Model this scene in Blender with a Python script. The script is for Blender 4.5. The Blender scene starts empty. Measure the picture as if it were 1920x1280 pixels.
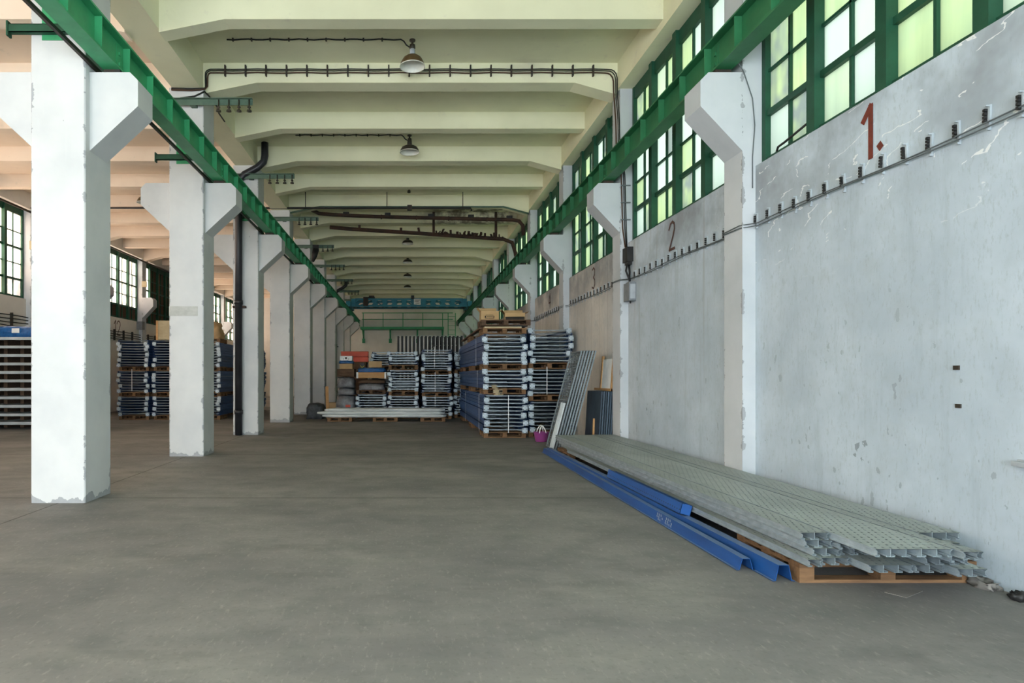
import bpy, math, random
from mathutils import Vector, Matrix

# ------------------------------------------------------------------ camera, world, lights
SC = bpy.context.scene
COL = SC.collection
random.seed(7)
PI = math.pi

cam_d = bpy.data.cameras.new('camera')
cam = bpy.data.objects.new('camera', cam_d)
COL.objects.link(cam)
cam.location = (0, 0, 1.4)
cam.rotation_euler = (PI / 2, 0, 0)
cam_d.sensor_width = 36.0
cam_d.lens = 36.0 * 1168 / 1920
cam_d.shift_x = (960 - 763) / 1920
cam_d.shift_y = (705 - 640) / 1920
cam_d.clip_end = 200
SC.camera = cam

SC.view_settings.view_transform = 'Standard'
SC.view_settings.look = 'None'
SC.view_settings.gamma = 1.0
SC.view_settings.use_curve_mapping = False
SC.view_settings.exposure = -0.06
SC.cycles.diffuse_bounces = 8

world = bpy.data.worlds.new('daylight')
SC.world = world
world.use_nodes = True
bg = world.node_tree.nodes['Background']
bg.inputs['Color'].default_value = (0.93, 0.98, 1.0, 1)
bg.inputs['Strength'].default_value = 12.5

def area(name, loc, rot, sx, sy, power, color):
    d = bpy.data.lights.new(name, 'AREA')
    d.shape = 'RECTANGLE'; d.size = sx; d.size_y = sy
    d.energy = power; d.color = color
    o = bpy.data.objects.new(name, d); COL.objects.link(o)
    o.location = loc; o.rotation_euler = rot
    return o
# daylight through the open gate behind the camera
area('gate_daylight', (0.0, -5.4, 2.4), (PI / 2, 0, 0), 6.4, 4.4, 325, (0.60, 0.82, 1.0))
# fill light added for the left aisle, set in an assumed gate opening
area('aisle_fill_light', (-7.7, -5.4, 2.3), (PI / 2, 0, 0), 5.0, 4.4, 120, (1.0, 0.92, 0.85))

# ------------------------------------------------------------------ mesh helpers
class MB:
    def __init__(s):
        s.v = []; s.f = []; s.sm = []; s.mi = []
    def add(s, vs, fs, smooth=False, mi=0):
        b = len(s.v)
        s.v += [tuple(p) for p in vs]
        for f in fs:
            s.f.append(tuple(b + i for i in f)); s.sm.append(smooth); s.mi.append(mi)
        return s
    def box(s, x0, x1, y0, y1, z0, z1, mi=0):
        if x0 > x1: x0, x1 = x1, x0
        if y0 > y1: y0, y1 = y1, y0
        if z0 > z1: z0, z1 = z1, z0
        vs = [(x0,y0,z0),(x1,y0,z0),(x1,y1,z0),(x0,y1,z0),(x0,y0,z1),(x1,y0,z1),(x1,y1,z1),(x0,y1,z1)]
        fs = [(0,3,2,1),(4,5,6,7),(0,1,5,4),(1,2,6,5),(2,3,7,6),(3,0,4,7)]
        return s.add(vs, fs, False, mi)
    def obox(s, p, q, w, h, up=(0,0,1), mi=0):
        """a bar of section w x h from p to q"""
        p = Vector(p); q = Vector(q); d = (q - p).normalized(); u = Vector(up)
        a = d.cross(u)
        if a.length < 1e-6: a = d.cross(Vector((1,0,0)))
        a.normalize(); b = a.cross(d).normalized()
        vs = []
        for c in (p, q):
            for i, j in ((-1,-1),(1,-1),(1,1),(-1,1)):
                vs.append(c + a * (i * w / 2) + b * (j * h / 2))
        return s.add(vs, [(0,3,2,1)[::-1],(4,5,6,7)[::-1],(0,4,5,1)[::-1],(1,5,6,2)[::-1],(2,6,7,3)[::-1],(3,7,4,0)[::-1]], False, mi)
    def prism(s, poly, axis, a, b, mi=0):
        """poly extruded along axis ('x': (y,z), 'y': (x,z), 'z': (x,y)) from a to b"""
        n = len(poly)
        def P(u, v, t):
            return (t, u, v) if axis == 'x' else (u, t, v) if axis == 'y' else (u, v, t)
        vs = [P(u, v, a) for u, v in poly] + [P(u, v, b) for u, v in poly]
        ar = sum(poly[i][0] * poly[(i+1) % n][1] - poly[(i+1) % n][0] * poly[i][1] for i in range(n))
        flip = (ar > 0) == (axis != 'y')
        lo = tuple(range(n)); hi = tuple(range(n, 2*n))
        fs = [lo[::-1], hi] if flip else [lo, hi[::-1]]
        if b < a: fs = [f[::-1] for f in fs]
        for i in range(n):
            j = (i + 1) % n
            q = (i, j, n + j, n + i)
            if (not flip) != (b < a): q = q[::-1]
            fs.append(q)
        return s.add(vs, fs, False, mi)
    def tube(s, pts, r, n=8, mi=0, caps=True, smooth=True):
        pts = [Vector(p) for p in pts]; m = len(pts)
        t0 = (pts[1] - pts[0]).normalized()
        u = t0.cross(Vector((0,0,1)))
        if u.length < 1e-3: u = t0.cross(Vector((1,0,0)))
        u.normalize()
        vs = []
        for i, p in enumerate(pts):
            t = (pts[min(i+1, m-1)] - pts[max(i-1, 0)]).normalized()
            u = (u - t * u.dot(t)).normalized(); w = t.cross(u)
            rr = r[i] if isinstance(r, (list, tuple)) else r
            for k in range(n):
                a = 2 * PI * k / n
                vs.append(p + u * (rr * math.cos(a)) + w * (rr * math.sin(a)))
        fs = []
        for i in range(m - 1):
            for k in range(n):
                k2 = (k + 1) % n
                fs.append((i*n+k, i*n+k2, (i+1)*n+k2, (i+1)*n+k))
        s.add(vs, fs, smooth, mi)
        if caps:
            b = len(s.v) - len(vs)
            s.f.append(tuple(b + k for k in range(n))[::-1]); s.sm.append(False); s.mi.append(mi)
            s.f.append(tuple(b + (m-1)*n + k for k in range(n))); s.sm.append(False); s.mi.append(mi)
        return s
    def lathe(s, prof, c, n=24, mi=0, smooth=True):
        vs = []
        for r, z in prof:
            for k in range(n):
                a = 2 * PI * k / n
                vs.append((c[0] + r*math.cos(a), c[1] + r*math.sin(a), c[2] + z))
        fs = []
        for i in range(len(prof) - 1):
            for k in range(n):
                k2 = (k + 1) % n
                fs.append((i*n+k, i*n+k2, (i+1)*n+k2, (i+1)*n+k))
        return s.add(vs, fs, smooth, mi)
    def sheet(s, pts, y0, y1, t, mi=0):
        """open profile pts (x,z) given thickness t, extruded along y"""
        n = len(pts); nor = []
        for i in range(n):
            a = Vector(pts[max(i-1,0)]); b = Vector(pts[min(i+1,n-1)])
            d = (b - a).normalized(); nor.append(Vector((-d.y, d.x)))
        poly = [tuple(pts[i]) for i in range(n)] + [tuple(Vector(pts[i]) + nor[i]*t) for i in reversed(range(n))]
        # quads rather than one concave ngon
        for i in range(n - 1):
            q = [pts[i], pts[i+1], tuple(Vector(pts[i+1]) + nor[i+1]*t), tuple(Vector(pts[i]) + nor[i]*t)]
            s.prism(q, 'y', y0, y1, mi)
        return s
    def xf(s, M):
        s.v = [tuple(M @ Vector(p)) for p in s.v]; return s
    def build(s, name, mats, parent=None, loc=None):
        me = bpy.data.meshes.new(name)
        me.from_pydata(s.v, [], s.f)
        for m in (mats if isinstance(mats, (list, tuple)) else [mats]): me.materials.append(m)
        me.polygons.foreach_set('use_smooth', s.sm)
        me.polygons.foreach_set('material_index', s.mi)
        me.update()
        o = bpy.data.objects.new(name, me); COL.objects.link(o)
        if parent is not None: o.parent = parent
        if loc is not None: o.location = loc
        return o

def tag(o, label=None, cat=None, group=None, kind=None):
    if label: o['label'] = label
    if cat: o['category'] = cat
    if group: o['group'] = group
    if kind: o['kind'] = kind
    return o
def empty(name, loc=(0,0,0), rz=0.0):
    o = bpy.data.objects.new(name, None); COL.objects.link(o)
    o.location = loc; o.rotation_euler = (0, 0, rz); o.empty_display_size = .1
    return o
def dup(root, loc=None, rz=None):
    """a thing with its parts and their sub-parts"""
    def rec(o, par):
        c = o.copy(); COL.objects.link(c)
        if par is not None: c.parent = par
        for ch in KIDS.get(o.name, []): rec(ch, c)
        return c
    r = rec(root, None)
    if loc is not None: r.location = loc
    if rz is not None: r.rotation_euler = (0, 0, rz)
    return r
KIDS = {}
def kids(o, *ch):
    KIDS.setdefault(o.name, []).extend(ch)

ORD = ['first','second','third','fourth','fifth','sixth','seventh','eighth','ninth','tenth','eleventh','twelfth','thirteenth','fourteenth','fifteenth','sixteenth','seventeenth','eighteenth']
NUM = ['zero','one','two','three','four','five','six','seven','eight','nine','ten','eleven','twelve']

# ------------------------------------------------------------------ materials
class NT:
    def __init__(s, name):
        s.m = bpy.data.materials.new(name); s.m.use_nodes = True
        s.t = s.m.node_tree; s.t.nodes.clear()
        s.out = s.n('ShaderNodeOutputMaterial')
    def n(s, typ, **kw):
        nd = s.t.nodes.new(typ)
        for k, v in kw.items(): setattr(nd, k, v)
        return nd
    def set(s, sock, val):
        if isinstance(val, bpy.types.NodeSocket): s.t.links.new(val, sock)
        elif isinstance(val, (tuple, list)) and len(val) == 3 and sock.type == 'RGBA': sock.default_value = (*val, 1)
        else: sock.default_value = val
    def math(s, op, a, b=0.0, clamp=False):
        nd = s.n('ShaderNodeMath', operation=op, use_clamp=clamp)
        s.set(nd.inputs[0], a); s.set(nd.inputs[1], b); return nd.outputs[0]
    def mix(s, f, a, b, blend='MIX'):
        nd = s.n('ShaderNodeMix', data_type='RGBA', blend_type=blend)
        s.set(nd.inputs[0], f); s.set(nd.inputs[6], a); s.set(nd.inputs[7], b); return nd.outputs[2]
    def coord(s, scale=(1,1,1), kind='Object', loc=(0,0,0)):
        tc = s.n('ShaderNodeTexCoord'); mp = s.n('ShaderNodeMapping')
        s.t.links.new(tc.outputs[kind], mp.inputs[0]); mp.inputs['Scale'].default_value = scale
        mp.inputs['Location'].default_value = loc
        return mp.outputs[0]
    def pos(s, scale=(1,1,1), loc=(0,0,0)):
        g = s.n('ShaderNodeNewGeometry'); mp = s.n('ShaderNodeMapping')
        s.t.links.new(g.outputs['Position'], mp.inputs[0]); mp.inputs['Scale'].default_value = scale
        mp.inputs['Location'].default_value = loc
        return mp.outputs[0]
    def noise(s, vec, scale=1.0, detail=4.0, rough=.6):
        nd = s.n('ShaderNodeTexNoise'); s.set(nd.inputs['Vector'], vec)
        nd.inputs['Scale'].default_value = scale; nd.inputs['Detail'].default_value = detail
        nd.inputs['Roughness'].default_value = rough
        return nd.outputs['Fac']
    def ramp(s, f, a, b, va=0.0, vb=1.0):
        nd = s.n('ShaderNodeMapRange'); s.set(nd.inputs[0], f)
        nd.inputs[1].default_value = a; nd.inputs[2].default_value = b
        nd.inputs[3].default_value = va; nd.inputs[4].default_value = vb
        return nd.outputs[0]
    def sep(s, vec):
        nd = s.n('ShaderNodeSeparateXYZ'); s.t.links.new(vec, nd.inputs[0]); return nd.outputs
    def bump(s, h, strength=.3, dist=.01):
        nd = s.n('ShaderNodeBump'); nd.inputs['Strength'].default_value = strength
        nd.inputs['Distance'].default_value = dist; s.t.links.new(h, nd.inputs['Height']); return nd.outputs[0]
    def bsdf(s, col, rough=.7, metal=0.0, nor=None, spec=.3):
        b = s.n('ShaderNodeBsdfPrincipled')
        s.set(b.inputs['Base Color'], col); s.set(b.inputs['Roughness'], rough); s.set(b.inputs['Metallic'], metal)
        b.inputs['Specular IOR Level'].default_value = spec
        if nor is not None: s.t.links.new(nor, b.inputs['Normal'])
        s.t.links.new(b.outputs[0], s.out.inputs[0]); return b

def simple(name, c1, c2=None, rough=.6, metal=0.0, scale=6.0, stretch=(1,1,1), bump=.15, rnd=.12, spec=.3, lo=.35, hi=.65):
    k = NT(name)
    vec = k.coord(stretch)
    f = k.ramp(k.noise(vec, scale, 5), lo, hi)
    c2 = c2 or tuple(x * .72 for x in c1)
    col = k.mix(f, c1, c2)
    if rnd:
        oi = k.n('ShaderNodeObjectInfo')
        v = k.ramp(oi.outputs['Random'], 0, 1, 1 - rnd, 1 + rnd)
        hs = k.n('ShaderNodeHueSaturation'); k.set(hs.inputs['Value'], v); k.set(hs.inputs['Color'], col)
        col = hs.outputs[0]
    nor = k.bump(k.noise(vec, scale * 6, 3), bump, .004) if bump else None
    k.bsdf(col, rough, metal, nor, spec)
    return k.m

M = {}
M['green'] = simple('green_paint', (.045,.32,.14), (.035,.25,.11), .45, scale=3, rnd=0)
M['green_shaded'] = simple('shaded_green_paint', (.028,.165,.07), (.02,.12,.05), .5, scale=3, rnd=0)  # darker green: shade on the wall-side runway beam put into its colour
M['green_dark'] = simple('dark_green_paint', (.013,.075,.042), (.010,.055,.03), .5, scale=5, rnd=0)
M['green_grey'] = simple('grey_green_paint', (.10,.16,.12), (.07,.12,.09), .5, rnd=0)
M['dark_steel'] = simple('dark_steel', (.025,.026,.024), (.045,.03,.02), .6, rnd=0)
M['rust'] = simple('rusty_pipe', (.022,.015,.012), (.055,.026,.016), .75, scale=4, rnd=0)
M['black'] = simple('black_plastic', (.012,.012,.013), (.02,.02,.02), .5, rnd=0)
M['black_pipe'] = simple('black_pipe_paint', (.012,.013,.016), (.03,.03,.035), .35, scale=2, rnd=0)
M['galv'] = simple('galvanised_steel', (.42,.49,.53), (.29,.35,.385), .42, .4, scale=9, rnd=.15)
M['galv_brace'] = simple('galvanised_brace', (.29,.335,.36), (.17,.20,.22), .4, .5, scale=7, rnd=.2)
M['plate'] = simple('base_plate_zinc', (.47,.55,.61), (.36,.43,.49), .5, .1, scale=12, rnd=.12)
M['hole'] = simple('bolt_hole_dark', (.02,.02,.025), None, .9, rnd=0, bump=0)
M['wood'] = simple('pallet_wood', (.205,.115,.056), (.12,.066,.034), .8, scale=4, stretch=(1,8,8), rnd=.25)
M['wood_dark'] = simple('old_dark_wood', (.12,.075,.045), (.07,.04,.026), .85, scale=4, stretch=(1,8,8), rnd=.25)
M['ply'] = simple('plywood_orange', (.50,.29,.13), (.40,.22,.09), .7, scale=3, stretch=(1,6,6))
M['card'] = simple('cardboard', (.47,.32,.165), (.39,.26,.13), .85, scale=3, rnd=.1)
M['card_pale'] = simple('pale_cardboard', (.50,.43,.28), (.42,.35,.22), .8, scale=4)
M['ink'] = simple('printed_ink', (.03,.025,.02), None, .8, rnd=0, bump=0)
M['white_label'] = simple('white_label', (.80,.82,.82), (.7,.72,.72), .6, rnd=0, bump=0)
M['strap'] = simple('white_strap', (.78,.80,.82), (.66,.68,.70), .4, rnd=0, bump=0)
M['bluefoil'] = simple('blue_plastic_sheet', (.02,.12,.33), (.01,.06,.19), .3, scale=8, bump=.6)
def m_blue():
    k = NT('blue_pale_top_coat')
    nn = k.noise(k.coord((3,.6,3)), 2.4, 4)
    col = k.mix(k.ramp(nn, .35, .65), (.012,.075,.27), (.009,.052,.19))
    g = k.n('ShaderNodeNewGeometry'); nx, ny, nz = k.sep(g.outputs['True Normal'])
    pale_top = k.math('MULTIPLY', k.math('GREATER_THAN', nz, .9), k.ramp(k.noise(k.pos((3,1,3)), 5, 4), .3, .6, .35, .65))  # paler blue on faces that point up
    col = k.mix(pale_top, col, (.17,.24,.36))
    k.bsdf(col, .42, 0, None, .35)
    return k.m
M['blue'] = m_blue()
M['red'] = simple('red_orange_paint', (.60,.075,.025), (.45,.05,.02), .45, scale=3)
M['crane'] = simple('crane_blue_paint', (.035,.27,.37), (.03,.20,.30), .45, scale=2, rnd=0)
M['purple'] = simple('purple_plastic', (.30,.065,.24), (.25,.05,.20), .35, rnd=0, bump=0)
M['rope'] = simple('white_rope', (.82,.82,.80), (.7,.7,.68), .8, rnd=0)
M['lamp_out'] = simple('lamp_brown_enamel', (.12,.075,.03), (.08,.05,.022), .4, rnd=0)
M['lamp_dark'] = simple('lamp_dark_enamel', (.030,.028,.02), (.05,.04,.03), .4, rnd=0)
M['lamp_in'] = simple('lamp_white_enamel', (.80,.80,.72), (.62,.62,.56), .35, rnd=0, scale=4)
M['grey_metal'] = simple('grey_cabinet_paint', (.20,.22,.24), (.15,.165,.18), .5, rnd=0)
M['grey_lid'] = simple('pale_grey_lid', (.38,.41,.44), (.30,.33,.36), .5, rnd=0)
M['film'] = simple('grey_shrink_film', (.20,.205,.22), (.10,.10,.11), .3, scale=9, bump=.8)
M['wrapfilm'] = simple('milky_wrap_film', (.60,.64,.65), (.44,.48,.50), .35, scale=7, stretch=(.4,3,3), bump=.6, rnd=.06)
M['red_print'] = simple('number_red_paint', (.17,.035,.022), (.12,.03,.02), .7, rnd=0, scale=14)
M['dark_print'] = simple('number_dark_paint', (.06,.03,.024), (.10,.05,.04), .7, rnd=0, scale=14)
M['blue_perf'] = None
M['panel_steel'] = simple('dull_panel_steel', (.23,.27,.29), (.16,.19,.21), .45, .4, scale=8, rnd=.15)
M['paper'] = simple('grey_paper', (.21,.20,.185), None, .9, rnd=0)
M['shelf'] = simple('dark_slate_panel', (.075,.105,.145), (.05,.075,.105), .45, .1, scale=6, rnd=.3)
M['cable_brown'] = simple('brown_cable', (.07,.035,.02), None, .6, rnd=0, bump=0)
M['patch'] = simple('grey_mortar_patch', (.43,.44,.42), (.36,.37,.35), .85, scale=12, rnd=0)
M['tray'] = simple('grey_steel_panel', (.52,.56,.57), (.42,.46,.47), .45, .2, scale=5)
M['cable'] = simple('dark_cable', (.018,.020,.018), None, .6, rnd=0, bump=0)
M['cable_grey'] = simple('grey_cable', (.12,.14,.15), None, .6, rnd=0, bump=0)
M['yellow'] = simple('yellow_plastic', (.55,.45,.03), None, .4, rnd=0, bump=0)
M['bracket'] = simple('white_bracket', (.40,.46,.50), (.3,.34,.37), .5, rnd=0)
M['sack'] = simple('grey_tarpaulin', (.075,.08,.09), (.04,.045,.05), .6, scale=10, bump=.8)

def m_ceiling(name='cream_ceiling_plaster', ca=(.74,.735,.535), cb=(.66,.655,.47)):
    k = NT(name)
    p = k.pos()
    big = k.noise(p, .5, 4); fine = k.noise(p, 5, 5)
    col = k.mix(k.ramp(big, .38, .64), ca, cb)
    col = k.mix(k.ramp(fine, .62, .72, 0, .35), col, (.56,.53,.44))
    stain = k.ramp(k.noise(k.pos((.35,.6,1), (3.1,.4,0)), .9, 3), .66, .74, 0, .35)
    col = k.mix(stain, col, (.42,.38,.32))
    # damp blackened patch where the lagged pipes run
    x, y, z = k.sep(p)
    box_ = k.math('MULTIPLY', k.math('MULTIPLY', k.ramp(x, .2, 1.2), k.ramp(x, 3.9, 3.3)), k.math('MULTIPLY', k.ramp(y, 19.3, 19.9), k.ramp(y, 21.6, 21.1)))
    damp = k.math('MULTIPLY', box_, k.ramp(k.noise(p, 2.6, 5), .40, .56))
    col = k.mix(k.math('MULTIPLY', damp, .85), col, (.10,.075,.06))
    k.bsdf(col, .85, 0, k.bump(k.noise(p, 9, 5), .25, .012), .15)
    return k.m
M['ceiling'] = m_ceiling()
M['ceiling_aisle'] = m_ceiling('warm_light_tinted_plaster', (.82,.70,.575), (.75,.63,.51))  # ceiling plaster with the aisle's warm light painted into its colour

def m_column(name='white_chipped_plaster', pil=False):
    k = NT(name)
    tc = k.coord()
    x, y, z = k.sep(tc)
    big = k.noise(k.pos(), 1.1, 4); fine = k.noise(k.pos(), 9, 5)
    col = k.mix(k.ramp(big, .38, .65), (.555,.57,.57) if not pil else (.50,.53,.56), (.475,.495,.505) if not pil else (.43,.465,.495))
    col = k.mix(k.ramp(fine, .60, .75, 0, .25), col, (.55,.57,.58))
    # thin vertical smears
    sm = k.ramp(k.noise(k.pos((6,6,.35)), 2.2, 3), .62, .72, 0, .22)
    col = k.mix(sm, col, (.56,.57,.56))
    ex = k.math('SUBTRACT', .3, k.math('ABSOLUTE', x)); ey = k.math('SUBTRACT', .3, k.math('ABSOLUTE', y))
    if pil: ex = k.math('ABSOLUTE', x); ey = k.math('SUBTRACT', .2, k.math('ABSOLUTE', y))
    ed = k.math('MAXIMUM', ex, ey)
    cn = k.ramp(k.noise(k.pos((1.6,1.6,2.4)), 1.9, 4, .7), .50, .74, -.004, .062)
    chip = k.math('LESS_THAN', ed, cn)
    low = k.math('LESS_THAN', z, k.ramp(k.noise(k.pos((1,1,.4)), 5, 4), .3, .7, .0, .13))
    chip = k.math('MAXIMUM', chip, low)
    spots = k.math('GREATER_THAN', k.noise(k.pos((1,1,.8)), 7, 3), .765)
    dm = k.math('MAXIMUM', chip, spots)
    gcol = k.mix(k.noise(k.pos(), 14, 4), (.34,.36,.38), (.24,.25,.26))
    col = k.mix(k.math('MULTIPLY', dm, .92), col, gcol)
    h = k.math('SUBTRACT', k.math('MULTIPLY', k.noise(k.pos(), 7, 5), .35), k.math('MULTIPLY', dm, .6))
    k.bsdf(col, .8, 0, k.bump(h, .5, .012), .2)
    return k.m
M['column'] = m_column()
M['pilaster'] = m_column('pilaster_chipped_plaster', True)

def m_plain_white():
    k = NT('white_wall_plaster')
    p = k.pos()
    col = k.mix(k.ramp(k.noise(p, .9, 4), .36, .66), (.76,.74,.69), (.66,.64,.60))
    col = k.mix(k.ramp(k.noise(k.pos((3,3,.2)), 2, 4), .6, .75, 0, .3), col, (.5,.47,.43))
    col = k.mix(k.ramp(k.noise(p, 11, 4), .64, .74, 0, .35), col, (.5,.49,.46))
    k.bsdf(col, .85, 0, k.bump(k.noise(p, 8, 5), .3, .01), .15)
    return k.m
M['white'] = m_plain_white()

def m_rightwall():
    k = NT('grey_worn_wall_paint')
    p = k.pos(); x, y, z = k.sep(p)
    n1 = k.noise(p, .75, 5, .65); n2 = k.noise(p, 3.5, 5, .65); n3 = k.noise(p, 16, 4)
    col = k.mix(k.ramp(n1, .34, .66), (.475,.555,.63), (.36,.43,.495))
    # later bays turn pinker
    pk = k.ramp(y, 10.4, 12.5)
    col = k.mix(k.math('MULTIPLY', pk, .8), col, k.mix(k.ramp(n1, .36, .64), (.68,.625,.555), (.56,.51,.45)))
    col = k.mix(k.ramp(n2, .50, .72, 0, .4), col, (.36,.41,.435))
    # worn grey band under the windows
    band = k.math('MULTIPLY', k.ramp(z, 2.7, 3.6), k.ramp(n1, .40, .60))
    col = k.mix(k.math('MULTIPLY', band, .75), col, (.20,.215,.23))
    # drips running down from the sill in the second bay and beyond
    dr = k.ramp(k.noise(k.pos((1,7,.22)), 2.0, 4, .6), 0.57, .72)
    dr = k.math('MULTIPLY', dr, k.math('MULTIPLY', k.ramp(z, .6, 3.6), k.ramp(y, 7.2, 8.2)))
    col = k.mix(k.math('MULTIPLY', dr, .5), col, (.24,.22,.195))
    # board marks of the formwork beyond the second pilaster
    f = k.math('FRACT', k.math('MULTIPLY', y, 1.9))
    ln = k.math('MULTIPLY', k.math('LESS_THAN', f, .025), k.ramp(y, 11.3, 11.6))
    col = k.mix(k.math('MULTIPLY', ln, .6), col, (.18,.15,.13))
    # chips and dents
    wob = k.n('ShaderNodeTexNoise'); k.set(wob.inputs['Vector'], p); wob.inputs['Scale'].default_value = 7; wob.inputs['Detail'].default_value = 4
    def wobbled(vec, amt):
        a = k.n('ShaderNodeVectorMath', operation='SCALE'); k.t.links.new(wob.outputs['Color'], a.inputs[0]); a.inputs['Scale'].default_value = amt
        b = k.n('ShaderNodeVectorMath', operation='ADD'); k.t.links.new(vec, b.inputs[0]); k.t.links.new(a.outputs[0], b.inputs[1]); return b.outputs[0]
    v = k.n('ShaderNodeTexVoronoi'); k.set(v.inputs['Vector'], wobbled(k.pos((1,1,.42)), .16)); v.inputs['Scale'].default_value = 3.3
    dent = k.math('MULTIPLY', k.math('LESS_THAN', v.outputs['Distance'], k.ramp(n3, .30, .7, .0, .17)), k.math('GREATER_THAN', k.noise(p, 1.7, 2), .50))
    v2 = k.n('ShaderNodeTexVoronoi'); k.set(v2.inputs['Vector'], wobbled(k.pos((1,1,.4)), .10)); v2.inputs['Scale'].default_value = 11
    dent2 = k.math('LESS_THAN', v2.outputs['Distance'], k.ramp(n2, .42, .70, .0, .30))
    dm = k.math('MAXIMUM', dent, k.math('MULTIPLY', dent2, .6))
    dm = k.math('MULTIPLY', dm, k.ramp(z, 2.6, 1.3, .25, 1))
    col = k.mix(k.math('MULTIPLY', dm, .75), col, (.17,.20,.22))
    smudge = k.ramp(k.noise(k.pos((4,4,.5),(3,1,2)), 1.6, 5, .65), .56, .72, 0, .32)
    col = k.mix(smudge, col, (.27,.32,.36))
    fine = k.ramp(k.noise(k.pos((5,5,1.5),(0,4,2)), 9, 5, .75), .54, .64, 0, .45)
    col = k.mix(fine, col, (.30,.345,.37))
    # pale scratches in the upper part of the near bay
    sc = k.n('ShaderNodeTexWave', wave_type='BANDS', bands_direction='DIAGONAL')
    k.set(sc.inputs['Vector'], k.pos((0,.9,2.3))); sc.inputs['Scale'].default_value = 1.1
    sc.inputs['Distortion'].default_value = 9; sc.inputs['Detail'].default_value = 4; sc.inputs['Detail Scale'].default_value = 2.2
    sm = k.math('MULTIPLY', k.math('GREATER_THAN', sc.outputs['Fac'], .988), k.math('GREATER_THAN', k.noise(k.pos((1,1.4,1.4),(2,7,1)), 1.6, 3), .54))
    sm = k.math('MULTIPLY', sm, k.math('MULTIPLY', k.ramp(z, 2.3, 2.9), k.ramp(y, 8.0, 7.0)))
    col = k.mix(k.math('MULTIPLY', sm, .75), col, (.76,.78,.78))
    h = k.math('SUBTRACT', k.math('MULTIPLY', n2, .4), k.math('MULTIPLY', dm, .5))
    k.bsdf(col, .75, 0, k.bump(h, .45, .012), .2)
    return k.m
M['rwall'] = m_rightwall()

def m_floor():
    k = NT('grey_concrete_floor')
    p = k.pos(); x, y, z = k.sep(p)
    n1 = k.noise(k.pos((.8,1.0,1)), .6, 6, .6); n2 = k.noise(p, 2.6, 6, .65); n3 = k.noise(p, 30, 4)
    col = k.mix(k.ramp(n1, .33, .67), (.212,.206,.198), (.135,.136,.135))
    col = k.mix(k.ramp(n2, .47, .66, 0, .5), col, (.105,.115,.110))
    pale = k.ramp(k.noise(k.pos((.4,1.2,1), (5,2,0)), 1.0, 5), .53, .68, 0, .5)
    col = k.mix(pale, col, (.25,.245,.225))
    scuff = k.ramp(k.noise(k.pos((.7,1.7,1), (1,8,0)), 1.3, 5), .56, .70, 0, .5)
    col = k.mix(scuff, col, (.10,.10,.095))
    col = k.mix(k.ramp(n3, .55, .70, 0, .45), col, (.12,.118,.108))
    col = k.mix(k.ramp(k.noise(k.pos((9,3,1)), 4, 5, .7), .56, .70, 0, .4), col, (.34,.33,.30))
    def joint(c, off, per, w):
        f = k.math('FRACT', k.math('ADD', k.math('DIVIDE', k.math('SUBTRACT', c, off), per), .5))
        return k.math('LESS_THAN', k.math('ABSOLUTE', k.math('SUBTRACT', f, .5)), w / per)
    j = k.math('MAXIMUM', k.math('MULTIPLY', joint(y, 7.17, 4.0, .014), k.math('GREATER_THAN', y, 5)), k.math('LESS_THAN', k.math('ABSOLUTE', k.math('ADD', x, 3.85)), .010))
    j = k.math('MULTIPLY', j, k.ramp(k.noise(p, 6, 3), .25, .5, .25, 1))
    col = k.mix(k.math('MULTIPLY', j, .85), col, (.045,.043,.04))
    h = k.math('SUBTRACT', k.math('MULTIPLY', n2, .3), k.math('MULTIPLY', j, .6))
    k.bsdf(col, k.ramp(n1, .3, .7, .62, .82), 0, k.bump(h, .3, .01), .25)
    return k.m
M['floor'] = m_floor()

def m_glass(name, ca, cb, cc):
    k = NT(name)
    at = k.n('ShaderNodeAttribute'); at.attribute_name = 'tint'
    t = at.outputs['Fac']
    s1 = k.noise(k.pos((9,9,.7)), 1.0, 3); s2 = k.noise(k.pos((1.1,1.1,1.6)), 1.6, 3)
    col = k.mix(k.ramp(s2, .35, .65), ca, cb)
    col = k.mix(k.ramp(s1, .42, .72, 0, .45), col, cc)
    col = k.mix(k.ramp(t, .30, .22, 0, .7), col, (.105,.125,.118) if ca[0] < .5 else (.9,.75,.6))
    dirt = k.math('MULTIPLY', k.ramp(t, .70, .80, 0, .85), k.ramp(k.noise(k.pos((1.5,1.5,1.1)), 1.9, 2), .36, .56))
    col = k.mix(dirt, col, (.037,.044,.046))
    tr = k.n('ShaderNodeBsdfTranslucent'); k.set(tr.inputs[0], col)
    gl = k.n('ShaderNodeBsdfPrincipled'); gl.inputs['Base Color'].default_value = (.35,.38,.36,1); gl.inputs['Roughness'].default_value = .35
    mx = k.n('ShaderNodeMixShader'); mx.inputs[0].default_value = .10
    k.t.links.new(tr.outputs[0], mx.inputs[1]); k.t.links.new(gl.outputs[0], mx.inputs[2])
    k.t.links.new(mx.outputs[0], k.out.inputs[0])
    return k.m
M['glass_r'] = m_glass('frosted_glass_green', (.092,.116,.056), (.078,.105,.058), (.042,.057,.028))
M['glass_l'] = m_glass('frosted_glass_warm', (.92,.66,.50), (.90,.62,.46), (.8,.54,.4))

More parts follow.
